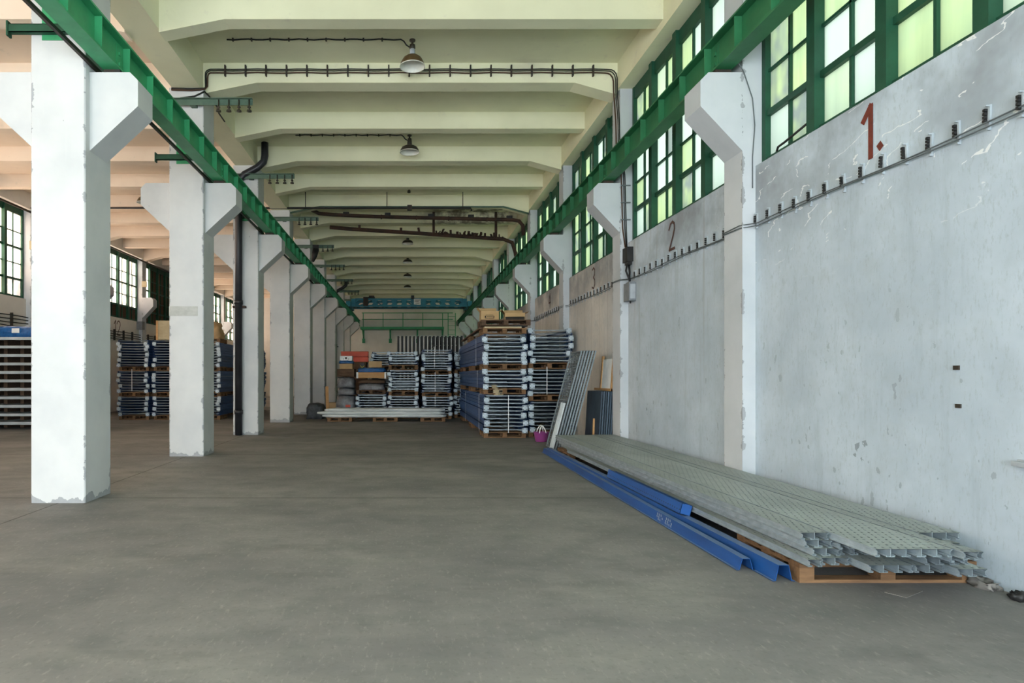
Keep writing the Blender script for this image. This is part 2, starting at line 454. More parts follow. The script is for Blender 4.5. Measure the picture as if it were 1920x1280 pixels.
def m_perf(name, base, dark, px, py, hx, hy, metal=.6, rough=.42):
    """sheet with staggered slots in the object's own xy plane"""
    k = NT(name)
    tc = k.coord(); x, y, z = k.sep(tc)
    ry = k.math('DIVIDE', y, py); row = k.math('FLOOR', ry)
    off = k.math('MULTIPLY', k.math('FRACT', k.math('MULTIPLY', row, .5)), 1.0)
    fx = k.math('SUBTRACT', k.math('FRACT', k.math('ADD', k.math('DIVIDE', x, px), off)), .5)
    fy = k.math('SUBTRACT', k.math('FRACT', ry), .5)
    inx = k.math('LESS_THAN', k.math('ABSOLUTE', fx), hx / px); iny = k.math('LESS_THAN', k.math('ABSOLUTE', fy), hy / py)
    g = k.n('ShaderNodeNewGeometry'); nx, ny, nz = k.sep(g.outputs['Normal'])
    up = k.math('GREATER_THAN', k.math('ABSOLUTE', nz), .7)
    hole = k.math('MULTIPLY', k.math('MULTIPLY', inx, iny), up)
    nn = k.noise(k.pos((1.5,.6,1.5)), 2.4, 5); n2 = k.noise(k.pos(), 9, 5)
    col = k.mix(k.ramp(nn, .35, .65), base, tuple(c * .78 for c in base))
    col = k.mix(k.ramp(n2, .58, .75, 0, .4), col, tuple(c * .55 for c in base))
    oi = k.n('ShaderNodeObjectInfo'); hs = k.n('ShaderNodeHueSaturation')
    k.set(hs.inputs['Value'], k.ramp(oi.outputs['Random'], 0, 1, .9, 1.1)); k.set(hs.inputs['Color'], col); col = hs.outputs[0]
    b = k.bsdf(col, rough, metal, k.bump(k.noise(k.pos(), 12, 3), .1, .003), .4)
    tp = k.n('ShaderNodeBsdfTransparent'); mx = k.n('ShaderNodeMixShader')
    k.set(mx.inputs[0], hole); k.t.links.new(b.outputs[0], mx.inputs[1]); k.t.links.new(tp.outputs[0], mx.inputs[2])
    k.t.links.new(mx.outputs[0], k.out.inputs[0])
    return k.m
M['deck'] = m_perf('perforated_galvanised_deck', (.37,.42,.405), None, .047, .062, .0068, .0135, .25, .5)

def m_post(name='perforated_blue_post', ca=(.030,.085,.235), cb=(.020,.057,.17)):
    k = NT(name)
    tc = k.coord(); x, y, z = k.sep(tc)
    fy = k.math('SUBTRACT', k.math('FRACT', k.math('DIVIDE', y, .05)), .5)
    slot = k.math('MULTIPLY', k.math('LESS_THAN', k.math('ABSOLUTE', fy), .22), k.math('LESS_THAN', k.math('ABSOLUTE', k.math('SUBTRACT', z, .036)), .006))
    g = k.n('ShaderNodeNewGeometry')
    nn = k.noise(k.coord((3,.6,3)), 2.4, 4)
    col = k.mix(k.ramp(nn, .35, .65), ca, cb)
    oi = k.n('ShaderNodeObjectInfo'); hs = k.n('ShaderNodeHueSaturation')
    k.set(hs.inputs['Value'], k.ramp(oi.outputs['Random'], 0, 1, .75, 1.3)); k.set(hs.inputs['Color'], col); col = hs.outputs[0]
    col = k.mix(k.math('MULTIPLY', slot, .8), col, (.01,.015,.03))
    k.bsdf(col, .48, 0, None, .35)
    return k.m
M['post'] = m_post()
M['blue_perf'] = m_post('perforated_deep_blue', (.012,.075,.27), (.010,.055,.20))

def m_mesh():
    k = NT('welded_wire_mesh')
    tc = k.coord(); x, y, z = k.sep(tc)
    fy = k.math('FRACT', k.math('DIVIDE', y, .05)); fz = k.math('FRACT', k.math('DIVIDE', z, .05))
    w = k.math('MAXIMUM', k.math('LESS_THAN', fy, .22), k.math('LESS_THAN', fz, .22))
    b = k.bsdf((.16,.19,.205), .5, .3, None, .3)
    tp = k.n('ShaderNodeBsdfTransparent'); mx = k.n('ShaderNodeMixShader')
    k.set(mx.inputs[0], w); k.t.links.new(tp.outputs[0], mx.inputs[1]); k.t.links.new(b.outputs[0], mx.inputs[2])
    k.t.links.new(mx.outputs[0], k.out.inputs[0])
    return k.m
M['mesh'] = m_mesh()

# ------------------------------------------------------------------ the hall
Y0, Y1 = -5.2, 43.2
XW, XG = 3.9, 4.03            # wall face and glazing plane of the right wall
def mx(x): return -7.7 - x    # the left aisle mirrors the nave about the column row
ROOF = 6.93

tag(MB().box(-12.2, 4.6, Y0 - .4, Y1 + .4, -.3, 0).build('floor', M['floor']), 'grey worn concrete floor with dark joints between the columns', 'floor', kind='structure')
tag(MB().box(-3.85, 4.5, Y0, Y1 + .3, ROOF, ROOF + .25).build('ceiling', M['ceiling']), 'cream plastered concrete ceiling slab above the main hall ribs', 'ceiling', kind='structure')
tag(MB().box(-12.2, -3.85, Y0, Y1 + .3, ROOF, ROOF + .25).build('ceiling', M['ceiling_aisle']), 'warm-light-tinted concrete ceiling slab above the left aisle ribs', 'ceiling', kind='structure')

wr = MB()
wr.box(XW, 4.35, Y0, Y1, 0, 3.75)
wr.box(XW, 4.35, 42.97, Y1, 3.75, 6.46); wr.box(XW, 4.35, Y0, -4.63, 3.75, 6.46); wr.box(3.72, 4.35, Y0, Y1, 6.46, ROOF)
wall_right = wr.build('wall_right', [M['rwall'], M['ceiling']])
for i, p in enumerate(wall_right.data.polygons): p.material_index = 1 if i >= 18 else 0
tag(wall_right, 'scratched grey painted wall under the high windows, with painted numbers', 'wall', kind='structure')
wl = MB()
wl.box(mx(XW), mx(4.35), Y0, Y1, 0, 3.75)
wl.box(mx(XW), mx(4.35), 42.97, Y1, 3.75, 6.46); wl.box(mx(XW), mx(4.35), Y0, -4.63, 3.75, 6.46); wl.box(mx(3.72), mx(4.35), Y0, Y1, 6.46, ROOF)
tag(wl.build('wall_left', M['white']), 'pale aisle wall under the windows behind the stored racks', 'wall', kind='structure')
tag(MB().box(-12.1, 4.4, Y1, Y1 + .3, 0, ROOF).build('wall_back', M['white']), 'pale plastered end wall behind the walkway and crane', 'wall', kind='structure')
wf = MB()
wf.box(-12.1, -10.2, Y0 - .3, Y0, 0, ROOF); wf.box(-10.2, -5.2, Y0 - .3, Y0, 4.5, ROOF); wf.box(-5.2, -3.2, Y0 - .3, Y0, 0, ROOF); wf.box(3.2, 4.4, Y0 - .3, Y0, 0, ROOF); wf.box(-3.2, 3.2, Y0 - .3, Y0, 4.6, ROOF)  # the aisle opening is added for the fill light
tag(wf.build('wall_front', M['white']), 'wall with an open gate and an added aisle opening behind the viewpoint', 'wall', kind='structure')

# longitudinal girder over the columns
tag(MB().box(-4.1, -3.6, Y0, Y1, 6.43, ROOF).build('trim_1', M['ceiling']), 'long cream concrete girder resting on the row of free columns', 'girder', kind='structure')

# ceiling ribs
def rib(yc, main, idx):
    w = .17 if main else .13
    def poly(f):
        pts = [(-3.6, ROOF), (-3.6, 6.39), (-2.65, 6.58)]
        pts += [(2.96, 6.58), (3.72, 6.37)] if main else [(3.72, 6.58)]
        pts += [(3.72, ROOF)]
        return [(f(x), z) for x, z in pts]
    nm = ORD[idx] + ' from the camera'
    tag(MB().prism(poly(lambda x: x), 'y', yc - w, yc + w).build('ceiling_beam', M['ceiling']),
        f'cream concrete ceiling rib across the main hall, {nm}', 'beam', kind='structure')
    tag(MB().prism(poly(mx), 'y', yc - w, yc + w).build('ceiling_beam', M['ceiling_aisle']),
        f'warm-light-tinted concrete ceiling rib across the left aisle, {nm}', 'beam', kind='structure')
for i in range(18):
    rib(7.17 + 2 * i, i % 2 == 0, i)

# columns with corbels on both sides
def chamfer_rect(hx, hy, c):
    return [(-hx+c,-hy),(hx-c,-hy),(hx,-hy+c),(hx,hy-c),(hx-c,hy),(-hx+c,hy),(-hx,hy-c),(-hx,-hy+c)]
def corbel_poly(x0, xt):
    """side profile from the post face x0 out to the tip xt"""
    s = 1 if xt > x0 else -1
    return [(x0, 3.92), (xt, 4.42), (xt, 4.71), (xt - s * .09, 4.80), (x0, 4.80)]
def sky(i): return 'nearest to the camera' if i == 0 else f'{ORD[i]} from the camera'
for k in range(9):
    yc = 7.17 + 4 * k
    c = MB().prism(chamfer_rect(.3, .3, .012), 'z', 0, 6.43).build('column', M['column'], loc=(-3.85, yc, 0))
    tag(c, f'free-standing white concrete column with twin corbels, {sky(k)}', 'column', kind='structure')
    for s in (1, -1):
        MB().prism([(x * s, z) for x, z in corbel_poly(.3, .84)], 'y', -.2, .2).build('corbel', M['column'], c)

MB().box(-.30, .20, -.303, -.299, 2.45, 2.62).build('repair_patch', M['patch'], bpy.data.objects['column.001'])
for k in range(9):
    yc = 7.17 + 4 * k
    for side, f, mat_, lab in (('r', lambda x: x, M['white'], 'grey wall'), ('l', mx, M['white'], 'left aisle wall')):
        m = MB()
        ox_ = f(3.754); g_ = lambda x: f(x) - ox_
        m.box(0, g_(3.9), -.2, .2, 0, 3.75); m.box(0, g_(4.35), -.2, .2, 3.75, 6.46)
        p = m.build('pilaster', M['pilaster'], loc=(ox_, yc, 0))
        tag(p, f'white pilaster with crane corbel on the {lab}, {sky(k)}', 'pilaster', kind='structure')
        MB().prism([(g_(x), z) for x, z in corbel_poly(3.754, 3.285)], 'y', -.2, .2).build('corbel', M['pilaster'], p)

# windows: green steel frames, frosted panes
WROWS = [3.80, 4.31, 4.78, 5.25, 5.72, 6.27]
def window(n, y0, side, boards=()):
    f = (lambda x: x) if side == 'r' else mx
    w = empty(f'window_{n}', (f(XG), y0 + 1.8, 3.75))
    oy, oz, ox = y0 + 1.8, 3.75, f(XG)
    fm, gm = MB(), MB()
    X = lambda x: f(x) - ox
    def b(m, xa, xb, ya, yb, za, zb): m.box(X(xa), X(xb), ya - oy, yb - oy, za - oz, zb - oz)
    y1 = y0 + 3.6
    b(fm, 3.97, 4.06, y0, y0 + .07, 3.75, 6.46); b(fm, 3.97, 4.06, y1 - .07, y1, 3.75, 6.46)
    b(fm, 3.98, 4.06, y0, y1, 3.75, 3.82); b(fm, 3.98, 4.06, y0, y1, 6.25, 6.46)
    tints = []
    for u in range(4):
        ya, yb = y0 + .9 * u, y0 + .9 * (u + 1)
        if u: b(fm, 3.93, 4.07, ya - .06, ya + .06, 3.75, 6.46)
        b(fm, 4.0, 4.05, ya + .435, ya + .465, 3.8, 6.27)
        for j in (1, 2, 3, 4):
            t = .032 if j % 2 else .015
            b(fm, 3.985 if j % 2 else 4.0, 4.055, ya, yb, WROWS[j] - t, WROWS[j] + t)
        for h in range(2):
            for j in range(5):
                if (u, j) in boards: continue
                yy = ya + .45 * h
                vs = [(X(XG), yy - oy, WROWS[j] - oz), (X(XG), yy + .45 - oy, WROWS[j] - oz), (X(XG), yy + .45 - oy, WROWS[j+1] - oz), (X(XG), yy - oy, WROWS[j+1] - oz)]
                gm.add(vs, [(0, 3, 2, 1) if side == 'r' else (0, 1, 2, 3)])
                tints.append(random.random())
    g = gm.build('glazing', M['glass_r'] if side == 'r' else M['glass_l'], w)
    a = g.data.attributes.new('tint', 'FLOAT', 'FACE')
    a.data.foreach_set('value', tints)
    fm.build('frame', M['green_dark'], w)
    if boards:
        bm = MB()
        for u, j in boards:
            for q in range(6):
                ya = y0 + .9 * u + .15 * q
                b(bm, 4.035, 4.05, ya + .003, ya + .147, WROWS[j] + .01, WROWS[j+1] - .01)
        tag(bm.build('boarding', M['wood_dark'], w), 'dark boards in place of glass')
    k = round((y0 + .63 - 4) / 4) + 0
    return w
n = 0
for b_ in range(-2, 10):
    n += 1
    w = window(n, 3.37 + 4 * b_, 'r')
    tag(w, f'green steel window of frosted panes on the grey wall, bay {NUM[b_ + 1]} counting from the camera' if b_ >= 0 else 'green steel window of frosted panes behind the viewpoint', 'window', kind='structure')
for b_ in range(-2, 10):
    n += 1
    brd = ()
    if b_ == 5: brd = tuple((u, 0) for u in range(4))
    if b_ == 6: brd = tuple((u, j) for u in (1, 2, 3) for j in range(5)) + ((0, 0),)
    if b_ == 4: brd = tuple((u, 0) for u in (2, 3))
    w = window(n, 3.37 + 4 * b_, 'l', brd)
    tag(w, f'green steel window in the left aisle wall, bay {NUM[b_ + 1]} counting from the camera' if b_ >= 0 else 'green steel aisle window behind the viewpoint', 'window', kind='structure')

# painted bay numbers on the right wall (strokes in wall coordinates y, z)
def stroke(pts, w, x, m, s=1):
    for (a, b) in zip(pts[:-1], pts[1:]):
        d = Vector((b[0]-a[0], b[1]-a[1])); L = d.length or 1; d /= L; nrm = Vector((-d.y, d.x)) * w / 2
        e = d * w * .3
        q = [Vector(a) - e + nrm, Vector(b) + e + nrm, Vector(b) + e - nrm, Vector(a) - e - nrm]
        x += .0007 * s; m.add([(x, p.x, p.y) for p in q], [(0, 1, 2, 3)])
def number(parent, glyphs, yc, zc, h, x, mat_, mirror=-1, w=.04):
    m = MB()
    for ox_, pts in glyphs:
        stroke([(yc + mirror * (px + ox_) * h, zc + pz * h) for px, pz in pts], w, x, m, mirror)
    return m.build('painted_number', mat_, parent)
G1 = [(-.16, .26), (.04, .5), (.04, -.5)]
G2 = [(-.24, .28), (-.12, .45), (.05, .5), (.2, .40), (.22, .22), (.08, -.05), (-.2, -.45), (.24, -.45)]
G3 = [(-.2, .42), (0, .5), (.18, .38), (.16, .16), (-.02, .05), (.18, -.1), (.2, -.32), (.02, -.48), (-.2, -.4)]
G4 = [(.1, -.5), (.1, .5), (-.25, -.12), (.25, -.12)]
number(wall_right, [(0, G1), (.28, [(-.02, -.34), (.02, -.40)])], 5.25, 3.455, .43, XW - .004, M['red_print'], w=.055)
number(wall_right, [(0, G2)], 9.16, 3.455, .42, XW - .004, M['dark_print'])
number(wall_right, [(0, G3)], 13.0, 3.44, .44, XW - .004, M['dark_print'])
number(wall_right, [(0, G4)], 17.0, 3.45, .40, XW - .004, M['dark_print'])
number(bpy.data.objects['wall_left'], [(-.22, G1), (.25, G2)], 24.9, 3.32, .60, mx(XW) + .004, M['dark_print'], mirror=1, w=.045)

# ------------------------------------------------------------------ crane runway beams
def runway(xc, lab, paint='green'):
    m = MB()
    ya, yb = Y0 + .1, Y1 - .05
    x0, x1 = xc - .1, xc + .1
    m.box(x0, x1, ya, yb, 4.86, 4.882); m.box(x0, x1, ya, yb, 5.228, 5.25); m.box(xc - .008, xc + .008, ya, yb, 4.882, 5.228)
    y = .63
    while y < yb:
        m.box(xc - .088, xc + .088, y - .006, y + .006, 4.882, 5.228)
        y += 4 / 6
    for k in range(-1, 9):     # splice plates with bolts over each corbel
        yc = 7.17 + 4 * k
        if yc > yb: continue
        for s in (-1, 1):
            m.box(xc + s * .009, xc + s * .016, yc - .05, yc + .05, 4.90, 5.2)
            for z in (4.98, 5.10): m.box(xc + s * .016, xc + s * .035, yc - .018, yc + .018, z - .018, z + .018)
    o = m.build('crane_runway_beam', M[paint])
    MB().box(xc - .03, xc + .03, ya, yb, 5.25, 5.31).build('crane_rail', M['dark_steel'], o)
    for k in range(9):
        yc = 7.17 + 4 * k
        MB().box(xc - .09, xc + .09, yc - .14, yc + .14, 4.80, 4.86).build('bearing_plate', M['dark_steel'], o)
    tag(o, lab, 'crane beam')
    return o
runway(3.57, 'green steel crane runway beam on the corbels under the wall windows', 'green_shaded')
runway(-3.33, 'green steel crane runway beam on the corbels of the free columns')

# conductor bar, its channel brackets on the columns
cb = MB().box(-3.543, -3.508, Y0 + .2, Y1 - .1, 4.86, 4.90)
tag(cb.build('conductor_bar', M['dark_steel']), 'thin dark conductor bar running beside the columns under the green beam', 'bar')
for k in range(9):
    yc = 7.17 + 4 * k; yf = yc - .3
    r = empty('channel_bracket', (-3.85, yf, 5.2))
    tag(r, f'short green steel channel fixed across the column {sky(k)}', 'bracket')
    m = MB(); L0, L1 = -.50, .40
    m.box(L0, L1, -.075, -.065, -.045, .045); m.box(L0, L1, -.075, -.012, .037, .045); m.box(L0, L1, -.075, -.012, -.045, -.037); m.box(L0 - .02, L0, -.085, -.01, -.085, .075)
    m.build('channel', M['green_dark'], r)
    MB().box(-.17, .07, -.011, -.001, -.10, .40).build('fixing_plate', M['green'], r)

# insulator arms reaching into the hall high on the columns
for k in range(1, 9):
    yc = 7.17 + 4 * k - .45
    r = empty('insulator_arm', (-4.1, yc, 6.12))
    tag(r, f'green arm with hanging cable insulators at the column {ORD[k]} from the camera', 'bracket')
    m = MB(); m.box(0, 1.44, -.03, .03, .05, .06); m.box(0, 1.44, .02, .03, -.05, .05)
    m.box(.35, .45, .03, .155, -.05, .06)
    m.build('arm', M['green_grey'], r)
    for q in range(4):
        x = .86 + .175 * q
        MB().lathe([(.001,.055),(.012,.055),(.012,-.06),(.03,-.065),(.03,-.085),(.012,-.09),(.012,-.115),(.04,-.125),(.045,-.15),(.001,-.155)], (x, 0, -.02), 10).build('insulator', M['lamp_dark'], r)

# ------------------------------------------------------------------ end of the hall: crane and walkway
def hexpoly(cx, cz, a, h): return [(cx - a, cz), (cx - a * .45, cz - h), (cx + a * .45, cz - h), (cx + a, cz), (cx + a * .45, cz + h), (cx - a * .45, cz + h)]
def castellated(m, y, x0, x1, z0, z1, nh):
    t = .012; zc = (z0 + z1) / 2; h = (z1 - z0) * .31; p = (x1 - x0) / nh; a = p * .37
    for i in range(nh):
        xa, xb = x0 + p * i, x0 + p * (i + 1); cx = (xa + xb) / 2
        for poly in ([(xa, z0), (xb, z0), (xb, zc), (cx + a, zc), (cx + a * .45, zc - h), (cx - a * .45, zc - h), (cx - a, zc), (xa, zc)],
                     [(xa, zc), (cx - a, zc), (cx - a * .45, zc + h), (cx + a * .45, zc + h), (cx + a, zc), (xb, zc), (xb, z1), (xa, z1)]):
            m.prism(poly, 'y', y - t, y + t)
    m.box(x0, x1, y - .09, y + .09, z0 - .02, z0); m.box(x0, x1, y - .09, y + .09, z1, z1 + .02)
cr = empty('overhead_crane', (.12, 36.6, 5.31))
tag(cr, 'blue overhead travelling crane with honeycomb girders on the green rails', 'crane')
for yy in (-.6, .6):
    g = MB(); castellated(g, yy, -3.1, 3.1, .12, .56, 11)
    g.build('girder', M['crane'], cr)
d = MB()
for i in range(7):
    xa = -3.0 + i * .9
    d.obox((xa, -.6, .56 if i % 2 else .12), (xa + .75, .6, .12 if i % 2 else .56), .05, .05)
d.build('cross_bracing', M['crane'], cr)
for s in (-1, 1):
    e = MB().box(s * 3.45 - .12, s * 3.45 + .12, -1.3, 1.3, .05, .35).build('end_carriage', M['crane'], cr)
    for yy in (-1.0, 1.0):
        w_ = MB().tube([(s * 3.45 - .06, yy, .12), (s * 3.45 + .06, yy, .12)], .12, 16).build('wheel', M['dark_steel'], e)
    MB().box(s * 3.1, s * 3.34, -.7, .7, .10, .56).build('end_bracket', M['crane'], cr)
t = MB().box(-2.3, -2.0, -.95, .95, .60, .70); t.box(-2.62, -2.35, -.98, -.72, .14, .60); t.box(-2.62, -2.0, -.98, -.72, .58, .62)
t.build('hoist_trolley', M['dark_steel'], cr)
MB().tube([(-3.2, -.72, .02), (3.2, -.72, .02)], .02, 6).build('cable_track', M['black'], cr)
MB().box(.12, .30, -.71, -.62, .52, .74).build('motor', M['black'], cr)
sp = MB().box(.28, .68, -.72, -.70, .22, .54).build('load_plate', M['white_label'], cr)
pm = MB()
for i, (a_, b_) in enumerate(((.33, .62), (.33, .55), (.36, .6))): pm.box(a_, b_, -.724, -.721, .46 - i * .09, .485 - i * .09)
pm.build('print', M['ink'], sp)

wk = empty('access_walkway', (0, 42.6, 4.74))
tag(wk, 'green steel access walkway with railing on the end wall', 'walkway')
MB().box(-3.15, 2.5, -.55, .55, -.16, 0).build('platform', M['green'], wk)
for i in range(5):
    x = -2.95 + i * 1.34
    MB().box(x - .025, x + .025, -.55, -.50, 0, .95).build('railing_post', M['green'], wk)
for z in (.5, .93): MB().tube([(-3.05, -.525, z), (2.5, -.525, z), (3.1, -.525, z)], .025, 8).build('handrail', M['green'], wk)
for x in (-3.0, -1.15, .72, 2.45):
    m = MB().box(x - .05, x + .05, .45, .58, -1.0, -.16); m.box(x - .10, x + .10, .52, .59, -1.05, -.75); m.obox((x, -.45, -.18), (x, .5, -.7), .07, .07)
    m.build('support_bracket', M['green'], wk)
ld = empty('wall_ladder', (3.05, 42.4, 0)); tag(ld, 'narrow green ladder at the end of the access walkway', 'ladder')
for s in (-.25, .25): MB().box(s - .025, s + .025, -.02, .02, 0, 5.7).build('stile', M['green'], ld)
for i in range(18): MB().tube([(-.25, 0, .35 + i * .3), (.25, 0, .35 + i * .3)], .013, 6).build('rung', M['green'], ld)

# ------------------------------------------------------------------ lamps
def lamp(x, y, lab, drop=.36, style=0, shade=True):
    r = empty('pendant_lamp', (x, y, ROOF)); tag(r, lab, 'lamp', None)
    m = MB().lathe([(.001,0),(.05,0),(.05,-.02),(.02,-.03),(.018,-.07),(.045,-.08),(.05,-.14),(.03,-.15),(.001,-.15)], (0,0,0), 14)
    m.build('socket', M['lamp_dark'], r)
    if not shade: return r
    if style == 0:
        MB().lathe([(.035,-.15),(.045,-.16),(.045,-.25),(.03,-.26)], (0,0,0), 16).build('neck', M['grey_lid'], r)
        prof = [(.03,-.25),(.09,-.265),(.15,-.31),(.185,-.37),(.205,-.43)]
    else:
        MB().lathe([(.05,-.12),(.055,-.22),(.04,-.25)], (0,0,0), 16).build('neck', M['lamp_dark'], r)
        prof = [(.04,-.24),(.12,-.255),(.18,-.29),(.212,-.35),(.218,-.385)]
    MB().lathe(prof, (0,0,0), 32).build('shade', M['lamp_out'] if style == 0 else M['lamp_dark'], r)
    MB().lathe([(a - .004, z - .004) for a, z in prof][::-1] + [(.001, prof[0][1] - .006)], (0,0,0), 32).build('reflector', M['lamp_in'], r)
    zl = prof[-1][1]; rl = prof[-1][0]
    MB().lathe([(rl - .004, zl), (rl + .006, zl), (rl + .006, zl - .012), (rl - .004, zl - .012), (rl - .004, zl)], (0,0,0), 32).build('rim', M['lamp_in'], r)
    return r
lamp(.09, 10.25, 'bell-shaped brown pendant lamp on the main hall ceiling, closest to the camera')
lamp(.06, 14.3, 'dark pendant lamp on the main hall ceiling, second from the camera', style=1)
lamp(.06, 18.3, 'bare lamp socket without shade beside the ceiling pipes', shade=False)
for i, y in enumerate((24.2, 28.2, 32.2, 36.2)):
    lamp(.03, y, f'small dark pendant lamp beyond the ceiling pipes, {ORD[i]} after them', style=1)
lamp(-7.72, 18.3, 'brown pendant lamp in the left aisle beside a column corbel')

# ------------------------------------------------------------------ cables and pipes on the ceiling
def arc(c, r, a0, a1, plane, n=6):
    out = []
    for i in range(n + 1):
        a = a0 + (a1 - a0) * i / n; u, v = r * math.cos(a), r * math.sin(a)
        out.append((c[0]+u, c[1], c[2]+v) if plane == 'xz' else (c[0], c[1]+u, c[2]+v) if plane == 'yz' else (c[0]+u, c[1]+v, c[2]))
    return out
def wavy(x0, x1, y, z, n=24, amp=.008):
    return [(x0 + (x1 - x0) * i / n, y, z + amp * math.sin(i * 1.7 + x0)) for i in range(n + 1)]
for yy, x0, x1, lab in ((10.2, -2.95, -.10, 'first'), (14.25, -2.55, -.13, 'second')):
    c = MB().tube(wavy(x0, x1, yy, ROOF - .02) + [(x1 + .05, yy, ROOF - .05), (x1 + .09, yy, ROOF - .11), (x1 + .15, yy + .06, ROOF - .12)], .011, 6).build('lamp_cable', M['cable'])
    tag(c, f'thin dark cable clipped along the ceiling to the {lab} pendant lamp', 'cable')
    for i in range(9):
        x = x0 + .1 + i * (x1 - x0 - .1) / 9
        MB().box(x - .012, x + .012, yy - .02, yy + .02, ROOF - .045, ROOF).build('clip', M['dark_steel'], c)
# bundle across the face of the rib over the second column
yb_ = 11.17 - .17 - .03
for j, (dz, r_) in enumerate(((.034, .010), (.008, .009), (-.030, .013))):
    pts = [(-4.1, 10.84, 6.395 + dz * .5), (-3.75, 10.84, 6.385 + dz * .5), (-3.60, 10.845, 6.395 + dz * .4), (-3.53, 10.88, 6.42 + dz * .3)] + [(-3.53 - dz * .5, yb_, 6.50), (-3.53 - dz * .6, yb_, 6.60)]
    pts += [(-3.53 - dz * .6, yb_, 6.67 + dz), (-3.525 - dz * .6, yb_, 6.715 + dz), (-3.505 - dz * .4, yb_, 6.75 + dz), (-3.46, yb_, 6.77 + dz)] + wavy(-3.3, 3.5, yb_, 6.77 + dz, 30, .006)
    pts += [(3.57 + dz, yb_, 6.76 + dz), (3.61 + dz, yb_, 6.74 + dz), (3.65 + dz, yb_, 6.69 + dz), (3.667 + dz, yb_, 6.62 + dz), (3.67 + dz, yb_, 6.4), (3.70 + dz, yb_ - .02, 5.9), (3.71 + dz, yb_ - .02, 5.45), (3.80 + dz, yb_ - .01, 4.95), (3.825 + dz, yb_ - .01, 4.0), (3.85 + dz * .5, yb_ - .03, 3.66)]
    c = MB().tube(pts, r_, 6).build('cable', M['cable_brown' if j == 2 else 'cable'])
    tag(c, f'{("topmost","middle","lowest")[j]} dark cable of the bundle along the ceiling rib and down the second pilaster', 'cable', 'cable bundle on the rib')
    if j == 1:
        for i in range(19):
            x = -3.2 + i * .36
            MB().box(x - .012, x + .012, yb_ - .03, yb_ + .03, 6.68, 6.87).build('clip', M['dark_steel'], c)
        for z in (4.75, 4.45, 4.15):
            MB().box(3.76, 3.93, yb_ - .03, yb_ - .012, z - .01, z + .01).build('clip', M['cable_grey'], c)
c = MB().tube([(-3.95, 10.85, 6.24), (-3.7, 10.845, 6.27), (-3.53, 10.86, 6.36), (-3.53, yb_ + .1, 6.39), (-3.53, yb_ + .6, 6.41), (-3.585, yb_ + .9, 6.41), (-3.59, yb_ + 1.3, 6.41)], .014, 6).build('cable', M['cable'])
tag(c, 'single dark cable leaving the bundle along the girder edge', 'cable')
# thin pipe with rods, and the green pipe above it
tp = MB().tube([(-11.3, 18.72, 6.45), (-4.3, 18.72, 6.45), (1.92, 18.72, 6.45), (1.94, 18.72, 6.36)], .03, 8).build('thin_pipe', M['black'])
tag(tp, 'thin dark pipe hung from rods across hall and aisle', 'pipe')
for x in (-9.3, -3.05, -.6, 1.68): MB().tube([(x, 18.72, ROOF), (x, 18.72, 6.45)], .012, 6).build('hanger_rod', M['dark_steel'], tp)
for x in (-4.9, .08): MB().box(x - .07, x + .07, 18.66, 18.78, 6.38, 6.53).build('clamp', M['dark_steel'], tp)
gp = MB().tube([(-3.58, 18.97, 6.37), (-2.66, 18.97, 6.555), (2.94, 18.97, 6.555), (3.70, 18.97, 6.35)], .028, 8).build('green_pipe', M['green_grey'])
tag(gp, 'slim grey-green pipe following the underside of a ceiling rib', 'pipe')
tk = MB().tube([(-3.3, 19.45, 6.62), (-3.0, 19.45, 6.60), (-2.75, 19.45, 6.48), (-2.3, 19.45, 6.44), (-1.0, 19.45, 6.38), (3.3, 19.45, 6.28)] + [(3.5, 19.45, 6.24), (3.62, 19.45, 6.1), (3.64, 19.45, 5.8)], .058, 12).build('thick_pipe', M['rust'])
tag(tk, 'thick rusty pipe slung under the ceiling near a lamp socket', 'pipe')
for x in (-1.9, -.6, .75, 2.0, 3.2): MB().box(x - .09, x + .09, 19.40, 19.50, 6.38 - (x + 1) * .023, 6.50 - (x + 1) * .023).build('hanger', M['black'], tk)
for x in (-.8, .3, 1.3, 2.5): MB().tube([(x - .02, 19.45, 6.375 - (x + 1) * .0233), (x + .02, 19.45, 6.375 - (x + 1) * .0233)], .072, 12).build('collar', M['rust'], tk)
tk2 = MB().tube([(-2.6, 21.0, 6.42), (-1.9, 21.0, 6.36), (0, 21.0, 6.24), (3.25, 21.0, 6.02), (3.55, 21.0, 5.9), (3.66, 21.0, 5.55), (3.7, 21.0, 5.33)], .065, 12).build('thick_pipe', M['rust'])
tag(tk2, 'sagging rusty pipe with torn lagging, farther of the two thick pipes', 'pipe')
for i, x in enumerate((-1.6, -.2, .9, 1.7, 2.3, 3.0)):
    MB().box(x - .04, x + .04, 20.96, 21.04, 6.22 - (x) * .068, 6.93 if i % 3 == 2 else 6.38 - x * .068).build('hanger', M['rust'], tk2)
rg = MB(); random.seed(3)
for i in range(44):
    x = .3 + random.random() * 3.0; z = 6.24 - x * .068
    rg.obox((x, 20.9 + random.random() * .2, z), (x + random.uniform(-.12, .12), 21.0, z + random.uniform(.02, .2)), .07, .03)
rg.build('torn_lagging', M['rust'], tk2)
